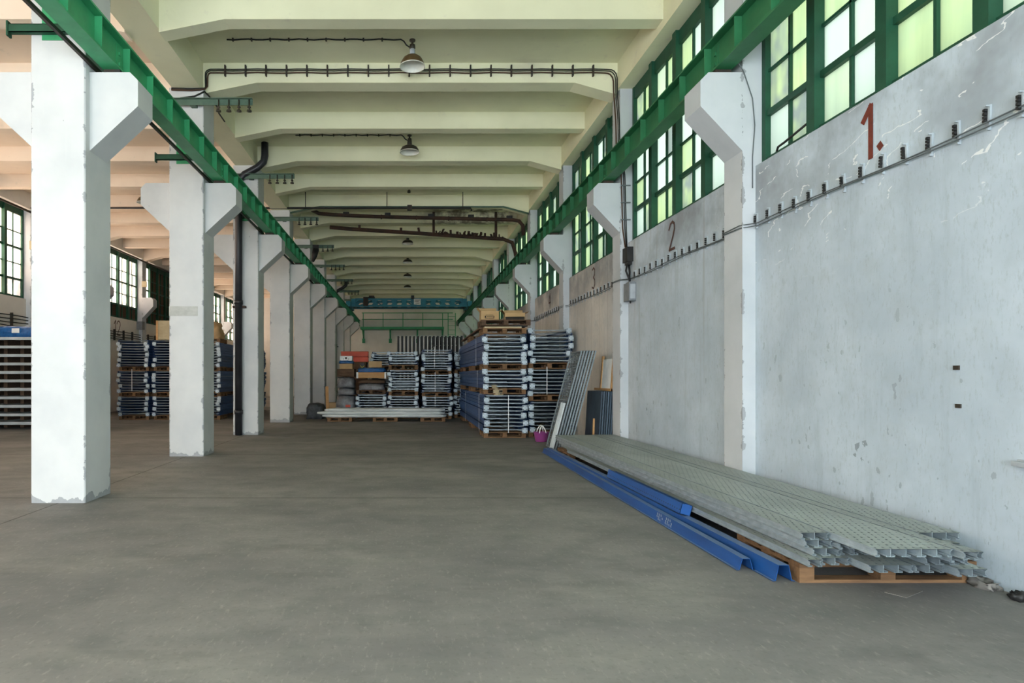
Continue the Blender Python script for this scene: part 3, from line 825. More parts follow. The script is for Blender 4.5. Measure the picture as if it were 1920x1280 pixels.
# down pipes
for k, lab in ((2, 'black drainpipe down the third column front, bending from the ceiling'), (7, 'dark drainpipe down a far column near the stacked goods')):
    yy = 7.17 + 4 * k - .40
    dp = MB().tube([(-3.37, yy, ROOF), (-3.37, yy, 6.62), (-3.40, yy, 6.48), (-3.55, yy, 6.34), (-3.85, yy, 6.18), (-3.96, yy, 6.08), (-3.99, yy, 5.9), (-3.99, yy, 0)], .085, 14).build('drainpipe', M['black_pipe'])
    tag(dp, lab, 'pipe')
    for z in (.55, 3.15, 6.05): MB().tube([(-3.99, yy, z - .05), (-3.99, yy, z + .05)], .10, 14).build('collar', M['black_pipe'], dp)
    MB().box(-4.13, -3.83, yy - .02, yy + .1, 3.02, 3.07).build('pipe_clip', M['rust'], dp)
fl = MB().tube([(-3.30, 22.6, 6.02), (-3.36, 22.6, 5.75), (-3.42, 22.6, 5.55)], [.12, .10, .05], 10); fl.box(-3.42, -3.2, 22.57, 22.63, 6.0, 6.16)
tag(fl.build('horn_speaker', M['black']), 'small black horn hanging from the insulator arm beyond the pipes', 'speaker')

# ------------------------------------------------------------------ wall fittings, right side
sb = empty('switch_box', (3.84, 10.73, 2.69)); tag(sb, 'grey electrical switch box on the grey wall at the second pilaster', 'box')
m = MB().box(-.06, .058, -.13, .13, 0, .31); m.box(-.03, .05, -.10, .10, .31, .33); m.build('case', M['grey_metal'], sb)
MB().box(-.045, .045, -.142, -.131, .03, .28).build('cover', M['grey_lid'], sb)
MB().tube([(0, -.02, -.04), (0, -.02, 0)], .015, 6).build('gland', M['black'], sb)
jb = MB().box(3.79, 3.897, 10.72, 10.95, 3.38, 3.63); jb.box(3.81, 3.89, 10.76, 10.9, 3.33, 3.38)
tag(jb.build('junction_box', M['black']), 'black junction box below the cables at the second pilaster', 'box')
for j, pts in enumerate(([(3.82, 10.80, 3.34), (3.79, 10.78, 3.22), (3.83, 10.76, 3.10), (3.85, 10.74, 3.02)], [(3.86, 10.84, 3.34), (3.87, 10.82, 3.2), (3.85, 10.78, 3.08), (3.84, 10.72, 3.02)])):
    tag(MB().tube(pts, .018, 6).build('cable', M['black']), ('outer' if j == 0 else 'inner') + ' short black cable between junction box and switch box', 'cable')
tag(MB().tube([(3.62, 6.9, 4.95), (3.76, 6.955, 4.8), (3.86, 6.955, 4.5), (3.885, 6.955, 4.2), (3.86, 6.955, 3.85), (3.86, 6.955, 3.5)], .006, 5).build('thin_wire', M['cable_grey']), 'thin grey wire hanging down the first pilaster corbel', 'wire')
hk = MB().tube([(3.93, 6.62, 3.79), (3.92, 6.58, 3.82), (3.94, 6.5, 3.84), (3.97, 6.05, 3.92)], .012, 6)
tag(hk.build('window_lever', M['black']), 'dark window lever lying on the sill beside the first pilaster', 'lever')

ZB = 3.125
random.seed(11)
br0 = None; nb = {}
y = 2.78
while y < 26.5:
    ph = (y - 6.97) % 4
    if ph < .42: y += .23; continue
    bay = max(0, int((y - 2.97) // 4))
    if br0 is None:
        r = empty('cable_bracket')
        p1 = MB().box(-.016, -.001, -.007, .007, -.085, .085); p1.box(-.04, -.016, -.007, .007, .072, .08); p1.box(-.026, -.016, -.007, .007, -.085, -.07)
        a1 = p1.build('bracket_plate', M['bracket'], r)
        p2 = MB()
        for q in range(4): p2.box(-.036, -.006, .008, .026, -.03 + q * .024, -.03 + q * .024 + .018)
        a2 = p2.build('clamp', M['black'], r)
        kids(r, a1, a2); br0 = r
    else:
        r = dup(br0)
    r.location = (XW, y, ZB + random.uniform(-.01, .01))
    r.rotation_euler = (random.uniform(-.06, .06), 0, 0)
    tag(r, f'small white cable bracket with black clamps on the grey wall, {ORD[bay]} bay from camera', 'bracket', f'cable brackets in the {ORD[bay]} wall bay')
    y += .23
for j in range(2):
    pts = []
    y = 2.2
    while y < 27:
        ph = (y - 6.97) % 4
        x = XW - .03
        if ph < .44 and y > 4 or ph > 3.96 and y > 4: x = 3.735
        pts.append((x, y, ZB - .03 - .022 * j + .012 * math.sin(y * 2.3 + j) ))
        y += .12
    tag(MB().tube(pts, .006, 5).build('wall_cable', M['cable_grey']), ('upper' if j == 0 else 'lower') + ' thin cable strung through the small brackets along the grey wall', 'cable')
# plug holes and a steel lug in the near bay
hm = MB()
for (yy, zz, s) in ((4.415, 1.46, .022), (4.40, 1.19, .02)): hm.box(XW - .012, XW + .02, yy - s, yy + s, zz - s * .7, zz + s * .7)
hm.build('dowel', M['dark_steel'], wall_right)
lg = MB().box(XW - .05, XW + .02, 3.75, 3.97, .83, .86); lg.box(XW - .012, XW + .02, 3.75, 3.97, .82, .87)
tag(lg.build('steel_lug', M['grey_lid']), 'small steel bracket projecting from the wall near the frame edge', 'bracket')

# cables along the left aisle wall
ct = empty('cable_rack', (mx(XW), 24, 3.0)); tag(ct, 'rack of dark cables along the left aisle wall below the windows', 'cable rack')
for j in range(4):
    pts = [(.06, -10 + i * .5, -.12 + j * .1 + .012 * math.sin(i * 1.3 + j)) for i in range(57)]
    MB().tube(pts, .016, 6).build('cable', M['cable'], ct)
for i in range(34):
    MB().box(.001, .08, -9.8 + i * .8, -9.77 + i * .8, -.18, .26).build('upright', M['dark_steel'], ct)
tag(MB().tube([(-11.25, 6, 6.3), (-11.25, 30, 6.3)], .035, 8).build('aisle_pipe', M['dark_steel']), 'dark pipe under the aisle ceiling along the left windows', 'pipe')
for k in range(3, 6):
    yc = 7.17 + 4 * k
    tag(MB().box(-11.45, -11.25, yc - .28, yc - .21, 5.25, 5.5).build('wall_plate', M['card_pale']), f'pale plate with peg on the aisle pilaster, {ORD[k]} from the camera', 'plate')
tag(MB().box(-11.598, -11.35, 26.71, 26.968, 3.4, 3.75).build('siren', M['grey_metal']), 'grey box under the aisle corbel beside painted number twelve', 'box')

# ------------------------------------------------------------------ stock: rack frames on pallets
FW, FL, FH, PT = .96, 6.4, .078, .086
def make_frame():
    r = empty('rack_frame')
    ch = []
    for x0, s in ((0, 1), (FW, -1)):
        m = MB(); X = lambda v: x0 + s * v
        m.box(X(0), X(.004), 0, FL, 0, FH); m.box(X(0), X(.085), 0, FL, 0, .004); m.box(X(0), X(.085), 0, FL, FH - .004, FH)
        m.box(X(.081), X(.085), 0, FL, 0, .022); m.box(X(.081), X(.085), 0, FL, FH - .022, FH)
        ch.append(m.build('post', M['post'], r))
        m = MB(); cx = X(.0425)
        m.box(cx - .060, cx + .060, -.010, 0, -.019, .097)
        for a in (-.042, .042):
            for b in (.0, .076): m.box(cx + a - .009, cx + a + .009, -.0115, -.010, b - .009, b + .009, mi=1)
        ch.append(m.build('base_plate', [M['plate'], M['hole']], r))
    for y in (.09, 2.1, 4.2, FL - .03):
        m = MB(); e = .03 if y > 6 else .085
        m.box(e, FW - e, y - .022, y - .018, .040, .062); m.box(e, FW - e, y - .022, y + .022, .058, .062); m.box(e, FW - e, y - .022, y + .022, .040, .044)
        ch.append(m.build('brace', M['galv_brace'], r))
    for i, (a, b) in enumerate(((.12, 2.06), (2.14, 4.16), (4.24, 6.2))):
        xa, xb = (.1, FW - .1) if i % 2 else (FW - .1, .1)
        ch.append(MB().obox((xa, a, .035), (xb, b, .035), .03, .03).build('diagonal_brace', M['galv_brace'], r))
    kids(r, *ch); return r
FR0 = make_frame(); fr_used = [False]
def a_frame():
    if not fr_used[0]: fr_used[0] = True; return FR0
    return dup(FR0)
def make_pallet(w, d, h, mat_):
    r = empty('pallet'); t = .022; ch = []
    m = MB()
    for i in range(5):
        y = i * (d - .11) / 4; m.box(0, w, y, y + .11, h - t, h)
    for x in (0, w / 2 - .05, w - .1): m.box(x, x + .1, 0, d, h - 2 * t, h - t)
    ch.append(m.build('deck', mat_, r))
    for x in (0, w / 2 - .05, w - .1):
        for y in (0, d / 2 - .06, d - .12):
            ch.append(MB().box(x, x + .1, y, y + .12, t, h - 2 * t).build('block', mat_, r))
    for y in (0, d / 2 - .05, d - .1): ch.append(MB().box(0, w, y, y + .1, 0, t).build('bottom_board', mat_, r))
    kids(r, *ch); return r
PAL = {}
def pallet(x, y, z, w, d, h, label, group=None, mat_='wood'):
    key = (w, d, h, mat_)
    if key not in PAL: p = PAL[key] = make_pallet(w, d, h, M[mat_])
    else: p = dup(PAL[key])
    p.location = (x, y, z); tag(p, label, 'pallet', group); return p
def pack(x, y, z, n, stack, pk, seed, jit=.035, skip=()):
    rr = random.Random(seed)
    for i in range(n):
        f = a_frame(); dx = rr.uniform(-jit, jit); zz = z + PT * i
        flip = (i % 2 == 1) != (rr.random() < .12)
        if flip: f.location = (x + dx + FW, y + FL + .03, zz); f.rotation_euler = (0, 0, PI)
        else: f.location = (x + dx, y + rr.uniform(-.02, .01), zz); f.rotation_euler = (0, 0, 0)
        k = n - 1 - i
        pos = 'topmost' if k == 0 else f'{ORD[k]} from top'
        tag(f, f'blue rack frame, {pos} in {pk} pack of {stack}', 'rack frame', f'{pk} pack of {stack}')
    return z + n * PT
def stack(x, y, packs, name, seed, names=('bottom','middle','top'), ph=.13, nbear=3, top_pallet=False):
    z = 0
    for j, n in enumerate(packs):
        for q in range(nbear):
            yy = y + (.06, 2.7, 5.4)[q]
            pallet(x + .0, yy, z, .96, .8, ph, f'wooden pallet under the {names[j]} pack of {name}, {("front","middle","rear")[q]} one', f'pallets of {name}')
        z = pack(x, y, z + ph, n, name, names[j], seed * 10 + j)
    return z
def strap_loop(name_label, plane, c, a0, a1, z0, z1, w=.016, t=.003):
    m = MB()
    if plane == 'xz':
        m.box(a0 - t, a0, c - w/2, c + w/2, z0, z1); m.box(a1, a1 + t, c - w/2, c + w/2, z0, z1); m.box(a0 - t, a1 + t, c - w/2, c + w/2, z1, z1 + t)
    else:
        m.box(c - w/2, c + w/2, a0 - t, a0, z0, z1); m.box(c - w/2, c + w/2, a1, a1 + t, z0, z1); m.box(c - w/2, c + w/2, a0 - t, a1 + t, z1, z1 + t)
    return tag(m.build('strap', M['strap']), name_label, 'strap')

AX, AY = 1.745, 14.1
SA = 'the stack under cardboard boxes'
zA = stack(AX, AY, (10, 5, 8), SA, 1) - .007
strap_loop('white strap hanging down the blue side of the bottom pack, near its front end', 'xz', AY + .55, AX - .05, AX + FW + .05, .11, .975)
strap_loop('white strap down the blue side of the bottom pack, toward its rear end', 'xz', AY + 3.9, AX - .05, AX + FW + .05, .11, .975)
strap_loop('white strap round the middle pack under the cardboard boxes', 'xz', AY + .9, AX - .05, AX + FW + .05, 1.10, 1.525)
strap_loop('white strap round the top pack under the cardboard boxes', 'xz', AY + 1.2, AX - .05, AX + FW + .05, 1.65, 2.355)
strap_loop('white strap down the front end of the bottom pack, below the small carton', 'yz', AX + .55, AY - .022, AY + FL + .06, .12, .972)
stack(2.79, 14.2, (8, 7, 9), 'the stack touching the grey wall', 2, ph=.14)
strap_loop('white strap round the middle pack of the stack touching the grey wall', 'yz', 2.79 + .4, 14.19, 14.2 + FL + .05, .98, 1.615)
stack(.50, 20.35, (7, 7, 8), 'the far stack beside blue-sided stack', 3)
strap_loop('pale strap down the top pack of the far stack nearest the blue-sided stack', 'yz', .9, 20.335, 27, 1.66, 2.36)
strap_loop('pale strap down the middle pack of the far stack nearest the blue-sided stack', 'yz', .92, 20.335, 27, .9, 1.53)
strap_loop('pale strap down the bottom pack of the far stack nearest the blue-sided stack', 'yz', .92, 20.335, 27, .13, .77)
stack(-.60, 20.35, (7, 8, 5), 'the far stack amid the hall', 4, ph=.16)
stack(1.60, 20.85, (7, 7, 7), 'the stack hidden behind boxes stack', 5, ph=.14)
SC1 = 'the far stack below crates'
pallet(-1.64, 20.4, 0, .96, .8, .13, 'front wooden pallet under the far stack below crates', 'pallets of ' + SC1); pallet(-1.64, 25.6, 0, .96, .8, .13, 'rear wooden pallet under the far stack below crates', 'pallets of ' + SC1)
pack(-1.64, 20.35, .13, 8, SC1, 'bottom', 61)
# a second, set-back pile on it
for q, yy in enumerate((22.75, 25.9)): pallet(-1.40, yy, .13 + 8 * PT - .007, .96, .8, .13, f'{("front","rear")[q]} pallet on the far bottom pack behind the crates')
z_ = pack(-1.40, 22.7, .96, 8, 'the pile behind crates', 'lower', 62)
for q, yy in enumerate((22.75, 25.9)): pallet(-1.34, yy, z_, .96, .8, .13, f'{("front","rear")[q]} pallet between the packs behind the crates')
pack(-1.30, 22.7, z_ + .13, 6, 'the pile behind crates', 'upper', 63)
# left aisle
SL = [(-9.25, 'the aisle stack beside first column'), (-8.13, 'the aisle stack behind second column'), (-6.96, 'the aisle stack before third column')]
stack(SL[0][0], 19.95, (7, 8, 10), SL[0][1], 7, ph=.14); stack(SL[1][0], 19.95, (7, 8, 10), SL[1][1], 8, ph=.14); stack(SL[2][0], 19.95, (7, 8, 9), SL[2][1], 9, ph=.14)
strap_loop('white strap down the middle pack of the aisle stack beside the first column', 'yz', -8.8, 19.93, 26.5, .92, 1.62)

# uprights standing on end at the back
r0 = None; random.seed(5)
for i in range(17):
    if r0 is None:
        r = empty('standing_frame'); ch = []
        for yy in (0, .9):
            ch.append(MB().box(-.045, .045, yy - .035, yy + .035, .01, 3.18).build('post', M['black'], r))
            ch.append(MB().box(-.062, .062, yy - .06, yy + .06, 3.18, 3.19).build('base_plate', M['plate'], r))
            ch.append(MB().box(.05, .085, yy - .036, yy - .02, .1, 3.1).build('white_edge', M['strap'], r))
        for z in (.4, 1.6, 2.8): ch.append(MB().box(-.02, .02, .03, .87, z - .02, z + .02).build('brace', M['galv_brace'], r))
        ch.append(MB().box(-.062, .085, -.06, .96, 0, .01).build('foot_plate', M['plate'], r))
        kids(r, *ch); r0 = r
    else: r = dup(r0)
    r.location = (-.38 + .175 * i, 27.6 + random.uniform(-.05, .05), 0)
    tag(r, f'dark rack frame standing on end behind the far stacks, {ORD[i]} along the row', 'rack frame', 'frames standing on end at the back')

# ------------------------------------------------------------------ boxes and loose goods
def lumpy(x0, x1, y0, y1, z0, z1, seed, amp=.03, nx=8, ny=5, nz=5, rnd=.25):
    """soft wrapped bundle: a rounded block with folds"""
    rr = random.Random(seed); m = MB(); idx = {}
    cx, cy, cz = (x0+x1)/2, (y0+y1)/2, (z0+z1)/2
    n = (nx, ny, nz)
    def P(i, j, k):
        if (i, j, k) in idx: return idx[(i, j, k)]
        u, v, w = 2*i/nx - 1, 2*j/ny - 1, 2*k/nz - 1
        sh = 1 - rnd * max(0, (u*u*v*v + v*v*w*w*(w > 0) + u*u*w*w*(w > 0)) / 3)
        zz = cz + w * (z1-z0)/2 * (1 if w < 0 else sh)
        p = (cx + u * (x1-x0)/2 * sh + rr.uniform(-amp, amp) * .7, cy + v * (y1-y0)/2 * sh + rr.uniform(-amp, amp) * .7, zz + (rr.uniform(-amp, 0) if w > .01 else 0))
        if k == 0: p = (p[0], p[1], z0)
        idx[(i, j, k)] = len(m.v); m.v.append(p); return idx[(i, j, k)]
    def face(a, b, c, d): m.f.append((a, b, c, d)); m.sm.append(True); m.mi.append(0)
    for i in range(nx):
        for j in range(ny):
            face(P(i,j,0), P(i,j+1,0), P(i+1,j+1,0), P(i+1,j,0)); face(P(i,j,nz), P(i+1,j,nz), P(i+1,j+1,nz), P(i,j+1,nz))
    for i in range(nx):
        for k in range(nz):
            face(P(i,0,k), P(i+1,0,k), P(i+1,0,k+1), P(i,0,k+1)); face(P(i,ny,k), P(i,ny,k+1), P(i+1,ny,k+1), P(i+1,ny,k))
    for j in range(ny):
        for k in range(nz):
            face(P(0,j,k), P(0,j,k+1), P(0,j+1,k+1), P(0,j+1,k)); face(P(nx,j,k), P(nx,j+1,k), P(nx,j+1,k+1), P(nx,j,k+1))
    return m
def soft(name, label, cat, mat_, box_, seed, **kw):
    return tag(lumpy(*box_, seed, **kw).build(name, M[mat_]), label, cat)
def carton(name, label, x, y, z, w, d, h, mat_='card', rz=0, open_=True, prints=()):
    r = empty(name, (x, y, z), rz); tag(r, label, 'box')
    t = .006; m = MB()
    m.box(-w/2, w/2, -d/2, d/2, 0, t); m.box(-w/2, w/2, -d/2, -d/2 + t, t, h); m.box(-w/2, w/2, d/2 - t, d/2, t, h)
    m.box(-w/2, -w/2 + t, -d/2 + t, d/2 - t, t, h); m.box(w/2 - t, w/2, -d/2 + t, d/2 - t, t, h)
    if not open_: m.box(-w/2, w/2, -d/2, -.002, h - t, h); m.box(-w/2, w/2, .002, d/2, h - t, h)
    m.build('body', M[mat_], r)
    if open_:
        for nm_, p, q, ww in (('flap', (-w/2, 0, h), (-w/2 - .07, 0, h + .08), d), ('flap', (w/2, 0, h), (w/2 + .09, 0, h + .03), d)):
            MB().obox(p, q, .006, d * .96, up=(0, 1, 0)).build('flap', M[mat_], r)
        MB().obox((0, d/2, h), (0, d/2 + .04, h + .10), w * .94, .006, up=(0, 0, 1)).build('flap', M[mat_], r)
    if prints:
        pm = MB()
        for x0, x1, z0, z1 in prints: pm.box(x0, x1, -d/2 - .0015, -d/2, z0, z1)
        pm.build('print', M['ink'], r)
    return r
pallet(AX - .02, AY + .0, zA, .98, .8, .13, 'lower wooden pallet on top of the blue-sided stack')
pallet(AX - .02, AY + 2.9, zA, .98, .8, .13, 'rear wooden pallet on top of the blue-sided stack')
bz = zA + .13
tag(MB().box(AX + .02, AX + .86, AY + .04, AY + .7, bz, bz + .035).build('board', M['card_pale']), 'pale board between the two pallets on the blue-sided stack', 'board')
soft('plastic_sheet', 'crumpled dark plastic between the two pallets on the blue-sided stack', 'plastic', 'sack', (AX + .62, AX + .97, AY + .0, AY + .5, bz + .035, bz + .07), 21, amp=.012)
tag(MB().obox((AX - .03, AY + .3, bz + .015), (AX + .02, AY + 5.6, bz + .015), .10, .03).build('plank', M['wood_dark']), 'long plank along the left edge on top of the blue-sided stack', 'plank')
pallet(AX - .04, AY + .12, bz + .07, 1.12, .8, .13, 'upper dark pallet carrying the cardboard boxes', mat_='wood_dark')
tz = bz + .20
carton('carton', 'plain cardboard box with dark printing on the pallet, nearer the crane', AX + .17, AY + .42, tz, .41, .32, .21, prints=((-.12, .10, .04, .055), (-.12, -.09, .06, .10), (.08, .10, .06, .10), (-.08, .07, .075, .085), (-.10, .08, .11, .12)))
carton('carton', 'wide open cardboard box on the pallet, closer to the grey wall', AX + .76, AY + .45, tz, .46, .40, .17, rz=-.08, prints=((-.22, .22, .0, .08),))
carton('small_carton', 'small pale carton sitting on the front of the bottom pack', AX + .34, AY + .10, .97, .17, .16, .13, 'card_pale', rz=.6, prints=((-.05, .05, .06, .11), (-.03, .03, .02, .04)))
soft('bluefoil', 'x', 'x', 'bluefoil', (0, .1, 0, .1, 0, .1), 1) if False else None

# far left pile at the end of the nave
def crate(name, label, cat, x0, x1, y0, y1, z0, z1, mat_, post=None):
    r = empty(name, ((x0+x1)/2, (y0+y1)/2, z0)); tag(r, label, cat)
    w, d, h = x1-x0, y1-y0, z1-z0
    m = MB()
    nb_ = max(1, round(h / .1))
    for i in range(nb_):
        za, zb = h * i / nb_ + .003, h * (i + 1) / nb_
        m.box(-w/2, w/2, -d/2, -d/2 + .018, za, zb); m.box(-w/2, w/2, d/2 - .018, d/2, za, zb)
        m.box(-w/2, -w/2 + .018, -d/2, d/2, za, zb); m.box(w/2 - .018, w/2, -d/2, d/2, za, zb)
    m.box(-w/2, w/2, -d/2, d/2, 0, .015)
    m.build('boarding', M[mat_], r)
    for s in (-1, 1): MB().box(s * (w/2 - .03) - .03, s * (w/2 - .03) + .03, -d/2 - .02, -d/2, 0, h).build('corner_batten', M[post or mat_], r)
    return r
c1 = .13 + 8 * PT - .007
pallet(-1.66, 20.45, c1, .96, .8, .13, 'dark pallet on the far bottom pack under the brown goods', mat_='wood_dark')
soft('wrapped_goods', 'dark film-wrapped goods under the orange plywood crate', 'bundle', 'film', (-1.60, -.74, 20.5, 21.4, c1 + .13, c1 + .36), 31)
soft('wrapped_goods', 'brownish wrapped layer directly below the orange plywood crate', 'bundle', 'wood_dark', (-1.62, -.72, 20.5, 21.4, c1 + .36, c1 + .49), 32, amp=.015)
crate('plywood_crate', 'orange plywood crate with white end battens amid the far pile', 'crate', -1.66, -.68, 20.45, 21.5, 1.33, 1.53, 'ply', 'white_label')
soft('blue_sheeting', 'crumpled blue plastic heaped on the orange plywood crate', 'plastic', 'bluefoil', (-1.64, -.70, 20.5, 21.4, 1.53, 1.70), 33, amp=.04, nx=12)
carton('carton', 'brown cardboard box on the blue plastic above the plywood crate', -1.06, 20.85, 1.69, .42, .4, .21, open_=False, rz=.1)
rl = MB().tube([(-1.48, 20.7, 1.76), (-1.48, 20.85, 1.76)], .085, 18)
rl = rl.build('cable_reel', M['black']); tag(rl, 'black reel with a yellow rim beside the brown box on the far pile', 'reel')
MB().tube([(-1.48 + .06 * math.cos(a), 20.69, 1.76 + .06 * math.sin(a)) for a in [PI + PI * i / 10 for i in range(11)]], .012, 6).build('yellow_rim', M['yellow'], rl)
pallet(-2.36, 20.5, 0, .66, .8, .13, 'small pallet under the film-wrapped bundles by the drainpipe column')
soft('film_bundle', 'lowest grey film-wrapped bundle of the pile by the far columns', 'bundle', 'film', (-2.36, -1.70, 20.5, 21.4, .13, .78), 41, amp=.02)
tag(MB().box(-2.02, -1.86, 20.47, 20.475, .38, .46).build('red_label', M['red']), 'small red label on the lowest film-wrapped bundle', 'label')
soft('film_bundle', 'thin middle grey film-wrapped bundle of the pile by the far columns', 'bundle', 'film', (-2.30, -1.72, 20.5, 21.4, .78, 1.02), 42)
soft('film_bundle', 'upper bluish film-wrapped bundle of the pile by the far columns', 'bundle', 'film', (-2.32, -1.74, 20.5, 21.4, 1.02, 1.38), 43)
crate('wooden_crate', 'dark slatted crate above the film-wrapped bundles', 'crate', -2.30, -1.74, 20.55, 21.3, 1.38, 1.64, 'wood_dark')
carton('carton', 'small brown box under blue plastic on the slatted crate', -2.02, 20.9, 1.64, .42, .5, .18, open_=False)
soft('blue_sheeting', 'blue plastic under the white box on the far pile', 'plastic', 'bluefoil', (-2.26, -1.78, 20.6, 21.2, 1.82, 1.93), 44, amp=.02)
wb = carton('white_box', 'white box with a dark emblem topping the pile by the far columns', -2.02, 20.85, 1.92, .40, .4, .15, 'white_label', open_=False, prints=((-.03, .03, .05, .11), (-.10, -.07, .04, .06), (.07, .10, .04, .06)))
# red steel on a tall crate
crate('wooden_crate', 'tall crate carrying the red steel beams behind the white box', 'crate', -2.35, -1.5, 23.0, 23.9, 0, 1.92, 'wood_dark')
for i in range(4):
    b_ = MB(); y0 = 23.05 + .36 * (i % 2); z0 = 1.92 + .20 * (i // 2)
    b_.box(-2.42, -1.44, y0, y0 + .012, z0, z0 + .2); b_.box(-2.42, -1.44, y0, y0 + .25, z0, z0 + .012); b_.box(-2.42, -1.44, y0, y0 + .25, z0 + .188, z0 + .2)
    b_.box(-2.44, -2.42, y0 - .01, y0 + .25, z0, z0 + .2)
    for q in range(6): b_.box(-2.3 + q * .15, -2.24 + q * .15, y0 - .004, y0, z0 + .06, z0 + .10)
    tag(b_.build('red_beam', M['red']), f'red steel beam on the tall crate, {("front lower","rear lower","front upper","rear upper")[i]} one', 'beam', 'red beams on the crate')
soft('tarpaulin_heap', 'grey tarpaulin heap on the floor between the far columns', 'tarpaulin', 'sack', (-3.3, -2.75, 20.3, 21.2, 0, .52), 51, amp=.05)
tag(MB().obox((-2.62, 20.6, 0), (-2.70, 21.0, 1.05), .10, .03).build('plank', M['ply']), 'short orange board leaning beside the film-wrapped bundles', 'board')
carton('carton', 'brown box on the floor beside the film-wrapped bundles', -2.52, 21.3, 0, .3, .4, .5, open_=False)

# long wrapped profiles lying across the hall in front of the far stacks
for i, x in enumerate((-2.45, -1.05, .42)):
    pallet(x, 19.18, 0, .76, .66, .13, f'low pallet under the long pale bundle, {("left end","middle","right end")[i]}')
def rodbundle(x0, x1, y0, y1, z0, z1, seed):
    rr = random.Random(seed); m = MB(); c = (z1-z0)*.28
    n = 22
    sec = lambda: [(y0+c,z0),(y1-c,z0),(y1,z0+c),(y1,z1-c),(y1-c,z1),(y0+c,z1),(y0,z1-c),(y0,z0+c)]
    vs = []
    for i in range(n + 1):
        x = x0 + (x1-x0) * i / n; e = .55 if i in (0, n) else 1
        cy, cz = (y0+y1)/2, (z0+z1)/2
        for (yy, zz) in sec(): vs.append((x, cy + (yy-cy)*e + rr.uniform(-.006,.006), cz + (zz-cz)*e + (rr.uniform(-.006,.006) if zz > z0 + .001 else 0)))
    fs = [(i*8+k, (i+1)*8+k, (i+1)*8+(k+1)%8, i*8+(k+1)%8) for i in range(n) for k in range(8)]
    fs += [tuple(range(8)), tuple(range(n*8+7, n*8-1, -1))]
    m.add(vs, fs, True); return m
LB = [(-2.62, 1.22, 19.16, 19.50, .13, .22), (-2.60, 1.25, 19.51, 19.86, .13, .22), (-2.78, 1.16, 19.16, 19.50, .22, .31), (-2.6, 1.2, 19.51, 19.86, .22, .31), (-2.55, 1.18, 19.17, 19.49, .31, .40), (-2.4, 1.1, 19.51, 19.86, .31, .40)]
for i, b_ in enumerate(LB):
    tag(rodbundle(*b_, 70 + i).build('wrapped_profiles', M['wrapfilm']), f'long pale film-wrapped profiles across the hall, {("front","rear")[i % 2]} bundle of the {("bottom","middle","top")[i // 2]} layer', 'bundle', 'long wrapped profiles')

# ------------------------------------------------------------------ perforated decking by the wall
PIT, PH = .094, .05
def deck_plank(nch, L):
    m = MB(); w = nch * PIT
    m.add([(0,0,PH),(w,0,PH),(w,L,PH),(0,L,PH)], [(0,1,2,3)])
    m.add([(0,0,PH-.002),(w,0,PH-.002),(w,L,PH-.002),(0,L,PH-.002)], [(3,2,1,0)])
    for i in range(nch + 1):
        x = i * PIT; s = 1 if i == 0 else -1 if i == nch else 0
        if s == 0: m.box(x - .0015, x + .0015, 0, L, 0, PH, 1)
        else: m.sheet([(x, PH), (x, .041), (x + s*.011, .036), (x + s*.011, .016), (x, .010), (x, 0)], 0, L, .002 * s, 1)
        for q in ((1,) if s > 0 else (-1,) if s < 0 else (-1, 1)):
            m.box(x, x + q * .028, 0, L, 0, .0025, 1); m.box(x + q * .026, x + q * .028, 0, L, 0, .012, 1)
    return m
PLAY = {  # per layer, from the bottom: (channels, x, near end y)
    0: [(1, 2.640, 4.10), (2, 2.752, 4.14), (3, 2.952, 3.98), (2, 3.245, 3.98), (2, 3.446, 3.90)],
    1: [(2, 2.720, 4.18), (4, 2.922, 4.20), (3, 3.310, 3.98), (2, 3.606, 4.10)],
    2: [(2, 2.680, 4.20), (5, 2.882, 4.16), (1, 3.364, 3.86), (2, 3.470, 4.12)],
    3: [(2, 2.655, 4.20), (5, 2.857, 3.80), (1, 3.340, 3.74), (3, 3.448, 4.20)],
}
NMW = {1: 'single-channel strip', 2: 'narrow two-channel plank', 3: 'three-channel plank', 4: 'wide four-channel plank', 5: 'wide five-channel plank'}
rj = random.Random(4)
for ly in range(4):
    for q, (nc, x, yn) in enumerate(PLAY[ly]):
        L = 11.2 + rj.uniform(-.05, .05) - yn
        if ly == 0 and q == 0: L = 6.2
        o = deck_plank(nc, L).build('deck_plank', [M['deck'], M['galv']])
        o.location = (x, yn, .144 + ly * (PH + .001)); 
        tag(o, f'perforated galvanised {NMW[nc]}, {("bottom","second","third","top")[ly]} layer, {ORD[q]} from the blue beams', 'plank', f'decking planks, {("bottom","second","third","top")[ly]} layer')
for i, y in enumerate((4.22, 7.2, 10.2)):
    pallet(2.66, y, 0, 1.2, .8, .144, f'wooden pallet under the perforated planks, {("nearest the camera","middle one","at the far end")[i]}')
tag(MB().obox((3.12, 3.98, .003), (3.32, 4.10, .003), .12, .003).build('paper_scrap', M['paper']), 'flat paper scrap on the floor at the near pallet', 'paper')
dz = lumpy(3.78, 3.88, 4.05, 4.22, 0, .06, 77, amp=.03, nx=6, ny=6, nz=3)
tag(dz.build('rubble_heap', M['paper']), 'small heap of plaster rubble where the near pallet meets the wall', 'rubble')
tag(lumpy(3.78, 3.87, 3.86, 3.93, 0, .06, 78, amp=.02, nx=4, ny=4, nz=3).build('dark_rag', M['black']), 'dark rag on the floor at the foot of the near wall', 'rag')

